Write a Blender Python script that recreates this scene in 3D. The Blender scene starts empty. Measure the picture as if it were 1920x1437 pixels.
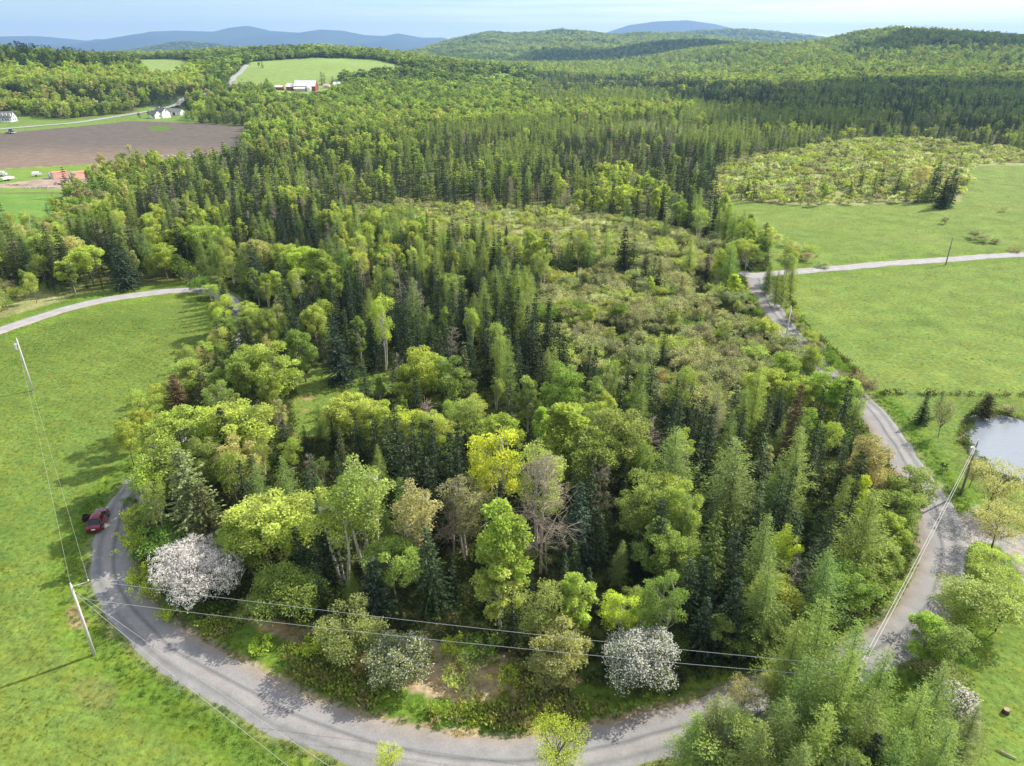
import bpy, math, random
import numpy as np
from mathutils import Vector, Matrix

# ------------------------------------------------------------------ camera, world, sun, exposure
C = bpy.context.scene.collection
SC = bpy.context.scene
PITCH = math.radians(25.3)
F, CX, CY, CAMH = 1331.0, 960.0, 718.5, 55.0
cP, sP = math.cos(PITCH), math.sin(PITCH)
cam = bpy.data.cameras.new("camera"); cam.sensor_width = 36.0; cam.lens = 36.0 * F / 1920.0
cam.clip_start = 0.5; cam.clip_end = 60000
camo = bpy.data.objects.new("camera", cam); C.objects.link(camo)
camo.location = (0, 0, CAMH); camo.rotation_euler = (math.radians(90) - PITCH, 0, 0)
SC.camera = camo
SUN_EL = math.radians(38.0)
SUN_AZ = math.atan2(0.86, 0.51)            # clockwise from +Y
sun_dir = Vector((math.sin(SUN_AZ) * math.cos(SUN_EL), math.cos(SUN_AZ) * math.cos(SUN_EL), math.sin(SUN_EL)))
sl = bpy.data.lights.new("sun", 'SUN'); sl.energy = 5.0; sl.angle = math.radians(0.5); sl.color = (1.0, 0.93, 0.80)
slo = bpy.data.objects.new("sun", sl); C.objects.link(slo)
slo.rotation_euler = sun_dir.to_track_quat('Z', 'Y').to_euler(); slo.location = (300, 200, 600)

W = bpy.data.worlds.new("World"); SC.world = W; W.use_nodes = True
wn, wl = W.node_tree.nodes, W.node_tree.links
for n in list(wn): wn.remove(n)
wo = wn.new('ShaderNodeOutputWorld'); bg = wn.new('ShaderNodeBackground'); bg.inputs['Strength'].default_value = 0.09
sky = wn.new('ShaderNodeTexSky'); sky.sky_type = 'NISHITA'; sky.sun_disc = False
sky.sun_elevation = SUN_EL; sky.sun_rotation = SUN_AZ; sky.altitude = 300; sky.air_density = 1.0; sky.dust_density = 0.0; sky.ozone_density = 1.3
tc = wn.new('ShaderNodeTexCoord')
mp = wn.new('ShaderNodeMapping'); mp.inputs['Scale'].default_value = (1.6, 1.6, 60.0); mp.inputs['Location'].default_value = (0.6, 0.2, 0.3)
nz = wn.new('ShaderNodeTexNoise'); nz.inputs['Scale'].default_value = 1.6; nz.inputs['Detail'].default_value = 7; nz.inputs['Roughness'].default_value = 0.55
rp = wn.new('ShaderNodeValToRGB'); rp.color_ramp.elements[0].position = 0.40; rp.color_ramp.elements[1].position = 0.58
sx = wn.new('ShaderNodeSeparateXYZ'); mr = wn.new('ShaderNodeMapRange')
mr.inputs['From Min'].default_value = -0.25; mr.inputs['From Max'].default_value = 0.55; mr.inputs['To Min'].default_value = 0.08; mr.inputs['To Max'].default_value = 1.0
mu = wn.new('ShaderNodeMath'); mu.operation = 'MULTIPLY'
mix = wn.new('ShaderNodeMix'); mix.data_type = 'RGBA'; mix.inputs['B'].default_value = (7.0, 7.05, 7.2, 1)
wl.new(tc.outputs['Generated'], mp.inputs['Vector']); wl.new(mp.outputs[0], nz.inputs['Vector']); wl.new(nz.outputs['Fac'], rp.inputs[0])
wl.new(tc.outputs['Generated'], sx.inputs[0]); wl.new(sx.outputs['X'], mr.inputs['Value'])
wl.new(rp.outputs[0], mu.inputs[0]); wl.new(mr.outputs[0], mu.inputs[1])
# bright broken cloud added to the unseen upper sky, as fill for the foliage
nz2 = wn.new('ShaderNodeTexNoise'); nz2.inputs['Scale'].default_value = 2.6; nz2.inputs['Detail'].default_value = 5; wl.new(tc.outputs['Generated'], nz2.inputs['Vector'])
r2 = wn.new('ShaderNodeMapRange'); r2.inputs[1].default_value = 0.36; r2.inputs[2].default_value = 0.56; wl.new(nz2.outputs['Fac'], r2.inputs[0])
r3 = wn.new('ShaderNodeMapRange'); r3.inputs[1].default_value = 0.10; r3.inputs[2].default_value = 0.38; r3.inputs[4].default_value = 0.85; wl.new(sx.outputs['Z'], r3.inputs[0])
m3 = wn.new('ShaderNodeMath'); m3.operation = 'MULTIPLY'; wl.new(r2.outputs[0], m3.inputs[0]); wl.new(r3.outputs[0], m3.inputs[1])
m4 = wn.new('ShaderNodeMath'); m4.operation = 'MAXIMUM'; wl.new(mu.outputs[0], m4.inputs[0]); wl.new(m3.outputs[0], m4.inputs[1]); wl.new(m4.outputs[0], mix.inputs['Factor'])
vt = wn.new('ShaderNodeVectorMath'); vt.operation = 'MULTIPLY'; vt.inputs[1].default_value = (0.85, 0.935, 1.03); wl.new(sky.outputs[0], vt.inputs[0]); wl.new(vt.outputs[0], mix.inputs['A']); mx2 = wn.new('ShaderNodeMix'); mx2.data_type = 'RGBA'; mx2.inputs['B'].default_value = (12, 12, 12.2, 1); wl.new(mu.outputs[0], mx2.inputs['Factor']); wl.new(mix.outputs['Result'], mx2.inputs['A']); wl.new(mx2.outputs['Result'], bg.inputs['Color']); wl.new(bg.outputs[0], wo.inputs['Surface'])

SC.view_settings.view_transform = 'Standard'; SC.view_settings.look = 'None'; SC.view_settings.gamma = 1.0
SC.view_settings.use_curve_mapping = False
SC.view_settings.exposure = 0.74
SC.cycles.max_bounces = 6; SC.cycles.diffuse_bounces = 4; SC.cycles.transmission_bounces = 4; SC.cycles.glossy_bounces = 2
SC.cycles.volume_bounces = 0; SC.cycles.transparent_max_bounces = 4
SC.cycles.caustics_reflective = False; SC.cycles.caustics_refractive = False
SC.cycles.sample_clamp_indirect = 4

rng = np.random.default_rng(7)
R = random.Random(11)

# ------------------------------------------------------------------ projection and terrain
def ray(px, py):
    u = (np.asarray(px, float) - CX) / F; v = (np.asarray(py, float) - CY) / F
    return u, cP - v * sP, -sP - v * cP
def proj(x, y, z):
    x, y, z = np.asarray(x, float), np.asarray(y, float), np.asarray(z, float)
    d = y * cP - (z - CAMH) * sP; yu = y * sP + (z - CAMH) * cP
    dd = np.where(d > 3, d, 3.0)
    px = CX + F * x / dd; py = CY - F * yu / dd
    bad = d <= 3
    return np.where(bad, -9999, px), np.where(bad, 9999, py), d
def plane_hit(px, py, z=0.0):
    a, b, c = ray(px, py); t = (z - CAMH) / c
    return float(a * t), float(b * t)

def inpoly(px, py, poly):
    px = np.asarray(px, float); py = np.asarray(py, float); r = np.zeros(px.shape, bool)
    n = len(poly); j = n - 1
    for i in range(n):
        xi, yi = poly[i]; xj, yj = poly[j]
        if yi != yj:
            r ^= ((yi > py) != (yj > py)) & (px < (xj - xi) * (py - yi) / (yj - yi) + xi)
        j = i
    return r

def vnoise(x, y, s, seed=0):
    """cheap smooth value noise in 0..1"""
    x = np.asarray(x, float) / s + seed * 17.13; y = np.asarray(y, float) / s - seed * 9.7
    xi = np.floor(x); yi = np.floor(y); fx = x - xi; fy = y - yi
    fx = fx * fx * (3 - 2 * fx); fy = fy * fy * (3 - 2 * fy)
    def h(a, b):
        q = np.sin(a * 127.1 + b * 311.7 + seed * 74.7) * 43758.5453
        return q - np.floor(q)
    return (h(xi, yi) * (1 - fx) + h(xi + 1, yi) * fx) * (1 - fy) + (h(xi, yi + 1) * (1 - fx) + h(xi + 1, yi + 1) * fx) * fy
def fbm(x, y, s, seed=0, o=4):
    a = 0; w = 0.5; t = 0
    for k in range(o):
        a = a + w * vnoise(x, y, s / 2 ** k, seed + k); t += w; w *= 0.5
    return a / t

def ctl(px, Y, z):
    d = Y * cP - (z - CAMH) * sP
    return ((px - CX) / F * d, Y, z)
CTL = [ctl(*a) for a in [
    (-500, 900, 60), (-150, 900, 55), (0, 900, 50), (80, 905, 46), (150, 920, 41), (220, 950, 35), (290, 980, 28), (340, 1000, 21),
    (-150, 760, 26), (0, 760, 24), (150, 760, 19), (250, 780, 14), (320, 800, 8),
    (-300, 640, 0), (0, 640, 0), (150, 640, 0), (300, 640, 0), (400, 680, 0), (500, 700, 0), (600, 720, 1), (700, 750, 1), (800, 800, 2),
    (0, 1250, 38), (150, 1250, 30), (250, 1150, 27), (300, 1150, 26), (350, 1150, 26), (300, 1400, 35), (420, 1400, 38), (380, 1000, 17),
    (425, 850, 15.5), (445, 1000, 23), (460, 1150, 30), (480, 900, 12), (560, 900, 11.5), (640, 900, 11.5), (720, 900, 11), (520, 820, 6), (650, 820, 6),
    (480, 1200, 35), (600, 1200, 37), (680, 1220, 35), (740, 1230, 31), (800, 1230, 24), (770, 1050, 20), (640, 1040, 23), (540, 1040, 24),
    (450, 1450, 45), (520, 1450, 47), (600, 1450, 49), (700, 1450, 43), (800, 1450, 29), (900, 1450, 18), (1000, 1450, 8), (1100, 1450, 2),
    (900, 1100, 5), (850, 950, 4), (1000, 1100, 1), (1200, 1100, 0), (1400, 1100, 0), (1600, 1100, 0), (1900, 1100, 0), (2200, 1100, 0),
    (300, 1900, 26), (600, 1900, 25), (900, 1900, 10), (1200, 1500, 2), (1500, 1400, 3), (1900, 1400, 3), (1000, 2600, 2), (500, 2600, 12), (0, 2600, 18),
    (900, 700, 0), (1100, 800, 0), (1400, 800, 0), (1800, 800, 0), (1200, 650, 0), (1600, 650, 0), (1000, 900, 0), (0, 560, 0), (250, 560, 0), (500, 560, 0), (750, 600, 0)]]
CTL = np.array(CTL)
def ridge_def(D, foot, back, trees, pts, seed, rough=6.0):
    P = np.array([(pts[0][0] - 160, 150)] + list(pts) + [(pts[-1][0] + 160, 150)], float)
    z = CAMH - (P[:, 1] - 89.5) / 1629.0 * D - trees
    d = D * cP - (z - CAMH) * sP
    return dict(D=D, foot=foot, back=back, X=(P[:, 0] - CX) / F * d, z=z, seed=seed, rough=rough)
RIDGES = [
    ridge_def(2100, 1300, 2800, 13, [(1020, 150), (1150, 114), (1230, 102), (1300, 88), (1400, 79), (1500, 77), (1560, 70), (1620, 55), (1690, 47), (1760, 51), (1840, 56), (1920, 63), (2100, 72), (2600, 90)], 1, 9),
    ridge_def(3000, 1800, 3400, 13, [(940, 140), (1020, 119), (1100, 99), (1180, 83), (1250, 73), (1320, 71), (1400, 78), (1500, 88), (1700, 110)], 2, 10),
    ridge_def(4500, 2500, 5200, 12, [(700, 118), (770, 103), (800, 88), (850, 72), (920, 58), (960, 61), (1000, 60), (1050, 54), (1100, 58), (1150, 64), (1200, 60), (1300, 64), (1400, 75), (1600, 100)], 3, 16),
    ridge_def(6300, 5300, 7300, 0, [(1150, 80), (1240, 65), (1290, 61), (1340, 58), (1390, 56), (1450, 61), (1520, 69), (1620, 82)], 4, 8),
    ridge_def(6300, 5300, 7300, 0, [(200, 112), (260, 97), (300, 87), (335, 80), (400, 85), (450, 95), (520, 108)], 5, 8),
    ridge_def(14000, 10500, 18000, 0, [(-400, 90), (-200, 78), (0, 69), (60, 68), (100, 72), (150, 79), (172, 80), (187, 73), (205, 80), (225, 76), (280, 60), (330, 58), (400, 60), (430, 53), (462, 49), (500, 58), (560, 62), (600, 56), (640, 58),
                               (680, 66), (720, 68), (745, 63), (790, 71), (830, 71), (870, 82), (960, 92), (1060, 85), (1130, 64), (1180, 48), (1230, 41), (1290, 39), (1340, 46), (1400, 60), (1500, 72), (1620, 80), (1850, 60), (1900, 62), (2000, 80)], 6, 45),
]
def sstep(t):
    t = np.clip(t, 0, 1); return t * t * (3 - 2 * t)
POND = [(1815, 785), (1825, 778), (1850, 776), (1880, 778), (1920, 788), (2100, 800), (2300, 850), (2200, 920), (1990, 930), (1925, 905), (1880, 893), (1850, 882), (1838, 862), (1815, 838), (1810, 815), (1818, 800)]
PONDW = [plane_hit(a, b) for a, b in POND]
def height(x, y):
    x = np.atleast_1d(np.asarray(x, float)); y = np.atleast_1d(np.asarray(y, float))
    num = np.zeros(x.shape); den = np.full(x.shape, 1e-12)
    far = y > 420
    if far.any():
        xf, yf = x[far], y[far]; nu = np.zeros(xf.shape); de = np.zeros(xf.shape)
        for cx, cy, cz in CTL:
            w = 1.0 / ((xf - cx) ** 2 + (yf - cy) ** 2 + 60 ** 2) ** 2.2
            nu += w * cz; de += w
        v = nu / de * sstep((yf - 430) / 220.0)
        v *= 1 - sstep((yf - 1900) / 900)
        for r in RIDGES:
            zz = np.interp(xf, r['X'], r['z'])
            n = (fbm(xf, yf, r['rough'] * 28, r['seed']) - 0.5) * r['rough'] * 2.0
            front = np.clip((yf - r['foot']) / (r['D'] - r['foot']), 0, 1) ** 1.0
            backf = 1 - sstep((yf - r['D']) / (r['back'] - r['D']))
            at = np.minimum(front, backf)
            hz = zz * at + n * at * (1 - at) * 3.2
            v = np.maximum(v, np.where((yf > r['foot']) & (yf < r['back']), hz, -50))
        num = np.zeros(x.shape); num[far] = v
    z = num + (fbm(x, y, 22, 3) - 0.5) * 0.5 * (1 - sstep((y - 300) / 200))
    return z
def hz(x, y): return float(height([x], [y])[0])
def ground(px, py):
    """point of the terrain seen at a pixel"""
    a, b, c = ray(px, py)
    a, b, c = float(a), float(b), float(c)
    ts = np.geomspace(20, 20000, 1500)
    zz = CAMH + c * ts - height(a * ts, b * ts)
    k = np.argmax(zz < 0)
    if zz[k] >= 0: k = len(ts) - 1
    t0, t1 = ts[max(k - 1, 0)], ts[k]
    for _ in range(20):
        m = (t0 + t1) / 2
        if CAMH + c * m - hz(a * m, b * m) < 0: t1 = m
        else: t0 = m
    return a * t1, b * t1, hz(a * t1, b * t1)

# ------------------------------------------------------------------ mesh helpers
def new_mesh(name, V, Fq, mats=(), smooth=False, uv=None, cols=None):
    V = np.asarray(V, np.float32)
    me = bpy.data.meshes.new(name)
    if isinstance(Fq, np.ndarray):
        n, k = Fq.shape
        me.vertices.add(len(V)); me.vertices.foreach_set('co', V.ravel())
        me.loops.add(n * k); me.loops.foreach_set('vertex_index', Fq.astype(np.int32).ravel())
        me.polygons.add(n); me.polygons.foreach_set('loop_start', np.arange(0, n * k, k, dtype=np.int32))
        me.update(calc_edges=True)
    else:
        me.from_pydata([tuple(map(float, v)) for v in V], [], [tuple(f) for f in Fq]); me.update()
    for m in mats: me.materials.append(m)
    if smooth: me.polygons.foreach_set('use_smooth', np.ones(len(me.polygons), bool))
    if uv is not None:
        l = me.uv_layers.new(name='UVMap')
        idx = np.empty(len(me.loops), np.int32); me.loops.foreach_get('vertex_index', idx)
        l.data.foreach_set('uv', np.asarray(uv, np.float32)[idx].ravel())
    if cols is not None:
        a = me.color_attributes.new(name='albedo', type='FLOAT_COLOR', domain='POINT')
        a.data.foreach_set('color', np.asarray(cols, np.float32).ravel())
    return me
def link(name, me, parent=None, loc=None, rot=None):
    o = bpy.data.objects.new(name, me); C.objects.link(o)
    if parent is not None: o.parent = parent
    if loc is not None: o.location = loc
    if rot is not None: o.rotation_euler = rot
    return o
def tag(o, label=None, cat=None, group=None, kind=None):
    if label: o['label'] = label
    if cat: o['category'] = cat
    if group: o['group'] = group
    if kind: o['kind'] = kind
    return o
def empty(name, loc, rz=0.0, scale=None):
    o = bpy.data.objects.new(name, None); C.objects.link(o); o.location = loc; o.rotation_euler = (0, 0, rz)
    o.empty_display_size = 0.5
    if scale is not None: o.scale = scale
    return o
class MB:
    """collects boxes, tubes and polygons into one mesh"""
    def __init__(s): s.v = []; s.f = []
    def add(s, V, Fs):
        n = len(s.v); s.v += [tuple(map(float, v)) for v in V]; s.f += [tuple(n + i for i in f) for f in Fs]; return s
    def box(s, c, d, rz=0.0, top=None):
        x, y, z = d[0] / 2, d[1] / 2, d[2] / 2; t = top or (1, 1)
        P = [(-x, -y, -z), (x, -y, -z), (x, y, -z), (-x, y, -z), (-x * t[0], -y * t[1], z), (x * t[0], -y * t[1], z), (x * t[0], y * t[1], z), (-x * t[0], y * t[1], z)]
        ca, sa = math.cos(rz), math.sin(rz)
        P = [(c[0] + a * ca - b * sa, c[1] + a * sa + b * ca, c[2] + q) for a, b, q in P]
        return s.add(P, [(3, 2, 1, 0), (4, 5, 6, 7), (0, 1, 5, 4), (1, 2, 6, 5), (2, 3, 7, 6), (3, 0, 4, 7)])
    def tube(s, pts, rad, sides=6, cap=True):
        pts = [Vector(p) for p in pts]; n = len(pts); V = []; Fs = []
        if not hasattr(rad, '__len__'): rad = [rad] * n
        for i, p in enumerate(pts):
            d = (pts[min(i + 1, n - 1)] - pts[max(i - 1, 0)]).normalized()
            a = d.cross(Vector((0, 0, 1)) if abs(d.z) < 0.9 else Vector((1, 0, 0))).normalized(); b = d.cross(a)
            for k in range(sides):
                t = 2 * math.pi * k / sides; V.append(p + (a * math.cos(t) + b * math.sin(t)) * rad[i])
        for i in range(n - 1):
            for k in range(sides):
                k2 = (k + 1) % sides; Fs.append((i * sides + k, i * sides + k2, (i + 1) * sides + k2, (i + 1) * sides + k))
        if cap: Fs += [tuple(reversed(range(sides))), tuple(range((n - 1) * sides, n * sides))]
        return s.add(V, Fs)
    def build(s, name, mat, parent=None, smooth=False, loc=None, rot=None):
        me = new_mesh(name, s.v, s.f, [mat] if not isinstance(mat, (list, tuple)) else mat, smooth)
        return link(name, me, parent, loc, rot)

# ------------------------------------------------------------------ materials
def nmat(name):
    m = bpy.data.materials.new(name); m.use_nodes = True
    n, l = m.node_tree.nodes, m.node_tree.links
    for q in list(n): n.remove(q)
    o = n.new('ShaderNodeOutputMaterial'); return m, n, l, o
def noise_node(n, l, vec, scale, detail=3, rough=0.55):
    t = n.new('ShaderNodeTexNoise'); t.inputs['Scale'].default_value = scale; t.inputs['Detail'].default_value = detail; t.inputs['Roughness'].default_value = rough
    if vec is not None: l.new(vec, t.inputs['Vector'])
    return t.outputs['Fac']
def mrange(n, l, v, a, b, c, d):
    q = n.new('ShaderNodeMapRange'); q.inputs[1].default_value = a; q.inputs[2].default_value = b; q.inputs[3].default_value = c; q.inputs[4].default_value = d
    l.new(v, q.inputs[0]); return q.outputs[0]
def mulc(n, l, col, val):
    q = n.new('ShaderNodeVectorMath'); q.operation = 'SCALE'; l.new(col, q.inputs[0])
    if isinstance(val, float): q.inputs['Scale'].default_value = val
    else: l.new(val, q.inputs['Scale'])
    return q.outputs[0]
def mixc(n, l, f, a, b):
    q = n.new('ShaderNodeMix'); q.data_type = 'RGBA'
    if isinstance(f, float): q.inputs['Factor'].default_value = f
    else: l.new(f, q.inputs['Factor'])
    for k, x in (('A', a), ('B', b)):
        if isinstance(x, tuple): q.inputs[k].default_value = (*x, 1) if len(x) == 3 else x
        else: l.new(x, q.inputs[k])
    return q.outputs['Result']
def simple(name, col, rough=0.7, metal=0.0, var=0.15, scale=3.0, spec=0.5):
    m, n, l, o = nmat(name)
    b = n.new('ShaderNodeBsdfPrincipled'); b.inputs['Roughness'].default_value = rough; b.inputs['Metallic'].default_value = metal
    b.inputs['Specular IOR Level'].default_value = spec
    tc = n.new('ShaderNodeTexCoord'); f = noise_node(n, l, tc.outputs['Object'], scale, 4)
    g = mrange(n, l, f, 0.3, 0.7, 1 - var, 1 + var); rgb = n.new('ShaderNodeRGB'); rgb.outputs[0].default_value = (*col, 1)
    l.new(mulc(n, l, rgb.outputs[0], g), b.inputs['Base Color']); l.new(b.outputs[0], o.inputs[0]); return m
def foliage(name, inst, transl=0.45, vs=0.55, var=0.30, isl=0.22, tipcol=None):
    m, n, l, o = nmat(name)
    if inst:
        a = n.new('ShaderNodeAttribute'); a.attribute_type = 'INSTANCER'; a.attribute_name = 'tint'; col = a.outputs['Color']
    else:
        a = n.new('ShaderNodeObjectInfo'); col = a.outputs['Color']
    tc = n.new('ShaderNodeTexCoord'); geo = n.new('ShaderNodeNewGeometry')
    f = noise_node(n, l, tc.outputs['Object'], vs, 2)
    g1 = mrange(n, l, f, 0.35, 0.65, 1 - var, 1 + var)
    g2 = mrange(n, l, geo.outputs['Random Per Island'], 0, 1, 1 - isl, 1 + isl)
    mm = n.new('ShaderNodeMath'); mm.operation = 'MULTIPLY'; l.new(g1, mm.inputs[0]); l.new(g2, mm.inputs[1])
    c2 = mulc(n, l, col, mm.outputs[0])
    # a little warmer and yellower in some clumps
    f2 = noise_node(n, l, tc.outputs['Object'], vs * 1.9, 1)
    w = n.new('ShaderNodeVectorMath'); w.operation = 'MULTIPLY'; l.new(c2, w.inputs[0]); w.inputs[1].default_value = (1.09, 1.04, 0.85)
    c3 = mixc(n, l, mrange(n, l, f2, 0.42, 0.68, 0.0, 0.8), c2, w.outputs[0])
    d = n.new('ShaderNodeBsdfDiffuse'); t = n.new('ShaderNodeBsdfTranslucent')
    l.new(c3, d.inputs['Color'])
    w2 = n.new('ShaderNodeVectorMath'); w2.operation = 'MULTIPLY'; l.new(c3, w2.inputs[0]); w2.inputs[1].default_value = (1.22, 1.2, 0.65)
    l.new(w2.outputs[0], t.inputs['Color'])
    ms = n.new('ShaderNodeMixShader'); ms.inputs[0].default_value = transl; l.new(d.outputs[0], ms.inputs[1]); l.new(t.outputs[0], ms.inputs[2])
    gl = n.new('ShaderNodeBsdfGlossy'); gl.inputs['Roughness'].default_value = 0.6; gl.inputs['Color'].default_value = (0.9, 0.95, 1, 1)
    m2 = n.new('ShaderNodeMixShader'); m2.inputs[0].default_value = 0.012; l.new(ms.outputs[0], m2.inputs[1]); l.new(gl.outputs[0], m2.inputs[2])
    l.new(m2.outputs[0], o.inputs[0]); return m
M_LEAF, M_LEAFI = foliage('leaves', False), foliage('leaves_mass', True)
M_NEED, M_NEEDI = foliage('needles', False, 0.18, 0.7, 0.25, 0.3), foliage('needles_mass', True, 0.18, 0.7, 0.25, 0.3)
M_LARCH, M_LARCHI = foliage('larch_needles', False, 0.40, 0.6, 0.2, 0.25), foliage('larch_needles_mass', True, 0.40, 0.6, 0.2, 0.25)
M_PETAL, _n, _l, _o = nmat('petals'); _d = _n.new('ShaderNodeBsdfDiffuse'); _t = _n.new('ShaderNodeBsdfTranslucent'); _d.inputs[0].default_value = (.82, .79, .78, 1); _t.inputs[0].default_value = (.82, .79, .74, 1)
_m = _n.new('ShaderNodeMixShader'); _m.inputs[0].default_value = .45; _l.new(_d.outputs[0], _m.inputs[1]); _l.new(_t.outputs[0], _m.inputs[2]); _l.new(_m.outputs[0], _o.inputs[0])
M_BARK = simple('grey_bark', (0.16, 0.135, 0.11), 0.9, 0, 0.3, 5, 0.2)
M_PALE = simple('pale_bark', (0.46, 0.43, 0.38), 0.85, 0, 0.25, 4, 0.2)
M_DARKB = simple('dark_bark', (0.07, 0.055, 0.045), 0.9, 0, 0.3, 5, 0.2)
M_DEAD = simple('dead_wood', (0.36, 0.30, 0.24), 0.9, 0, 0.25, 4, 0.2)

# ------------------------------------------------------------------ tree meshes (shared by the copies)
def cards(c, d, L, Wd, r, fold=0.25, face=0.0):
    """leaf-spray cards: diamonds centred on c, pointing along d, their faces turned up by face"""
    n = len(c); d = d / np.maximum(np.linalg.norm(d, axis=1, keepdims=True), 1e-6)
    rn = r.normal(size=(n, 3)); rn[:, 2] += face; s = np.cross(d, rn); s /= np.maximum(np.linalg.norm(s, axis=1, keepdims=True), 1e-6)
    nn = np.cross(s, d)
    L = np.broadcast_to(L, (n,))[:, None] * r.uniform(0.7, 1.3, (n, 1)); Wd = np.broadcast_to(Wd, (n,))[:, None] * r.uniform(0.7, 1.3, (n, 1))
    V = np.empty((n, 4, 3)); V[:, 0] = c - d * L / 2; V[:, 2] = c + d * L / 2
    V[:, 1] = c + s * Wd / 2 + nn * Wd * fold; V[:, 3] = c - s * Wd / 2 + nn * Wd * fold
    return V.reshape(-1, 3), np.arange(n * 4).reshape(n, 4)
def tubes(mb, a, b, r0, r1, r, seg=2, sides=4, bend=0.08):
    a = np.array(a, float); b = np.array(b, float); L = np.linalg.norm(b - a)
    pts = [a]
    for k in range(1, seg): pts.append(a + (b - a) * k / seg + r.normal(size=3) * L * bend)
    pts.append(b); mb.tube(pts, list(np.linspace(r0, r1, seg + 1)), sides, False)
def conifer(seed, H=12.0, Rd=2.0, nl=26, nb=7, step=0.24, L=0.46, Wd=0.17, droop=0.22, power=0.85, low=0.06, irr=0.18, per=2, up=0.0, flat=True, soft=0.05, face=1.3):
    r = np.random.default_rng(seed); cs = []; ds = []
    mb = MB(); lean = r.normal(size=2) * 0.12
    mb.tube([(0, 0, -0.3), (lean[0] * .4, lean[1] * .4, H * .45), (lean[0], lean[1], H * 0.985)], [H * 0.014, H * 0.009, 0.015], 6, False)
    for i in range(nl):
        q = (i + r.uniform(-.3, .3)) / (nl - 1); q = min(max(q, 0), 1)
        z = H * (low + (0.985 - low) * q)
        Lb = Rd * ((1 - q) ** power) * r.uniform(1 - irr, 1 + irr) + 0.10
        if q < 0.12: Lb *= 0.75 + 2 * q
        n = max(3, int(nb * (0.6 + 0.6 * (1 - q)) + r.uniform(-1, 1))); ph = r.uniform(0, 6.28)
        for k in range(n):
            az = ph + 6.283 * k / n + r.normal() * 0.22; l = Lb * r.uniform(0.72, 1.14)
            m = max(2, int(l / step)); s = (np.arange(m) + r.uniform(0.2, 0.9, m)) / m
            dr = -droop * (1 - q * 0.9) * s ** 1.4 * l + up * s * l
            hx = np.cos(az); hy = np.sin(az)
            c = np.stack([lean[0] * q + hx * l * s, lean[1] * q + hy * l * s, z + dr + 0.10 * (1 - q)], 1)
            if l > 1.2 and k % 2 == 0:
                mb.tube([(lean[0] * q, lean[1] * q, z), tuple(c[-1] * 0.9 + np.array([lean[0] * q, lean[1] * q, z]) * 0.1)], [0.028, 0.01], 3, False)
            for e in range(per):
                t = r.normal(size=m) * 0.25 + (0.75 if e % 2 else -0.75) * (0.4 + 0.6 * (1 - s))
                dd = np.stack([np.cos(az + t), np.sin(az + t), r.normal(size=m) * 0.22 - 0.18 + up], 1)
                cs.append(c + dd * L * 0.3 + r.normal(size=(m, 3)) * soft); ds.append(dd)
    c = np.concatenate(cs); d = np.concatenate(ds)
    V, Fs = cards(c, d, L, Wd, r, .2, face)
    return (mb.v, mb.f), (V, Fs)
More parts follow.
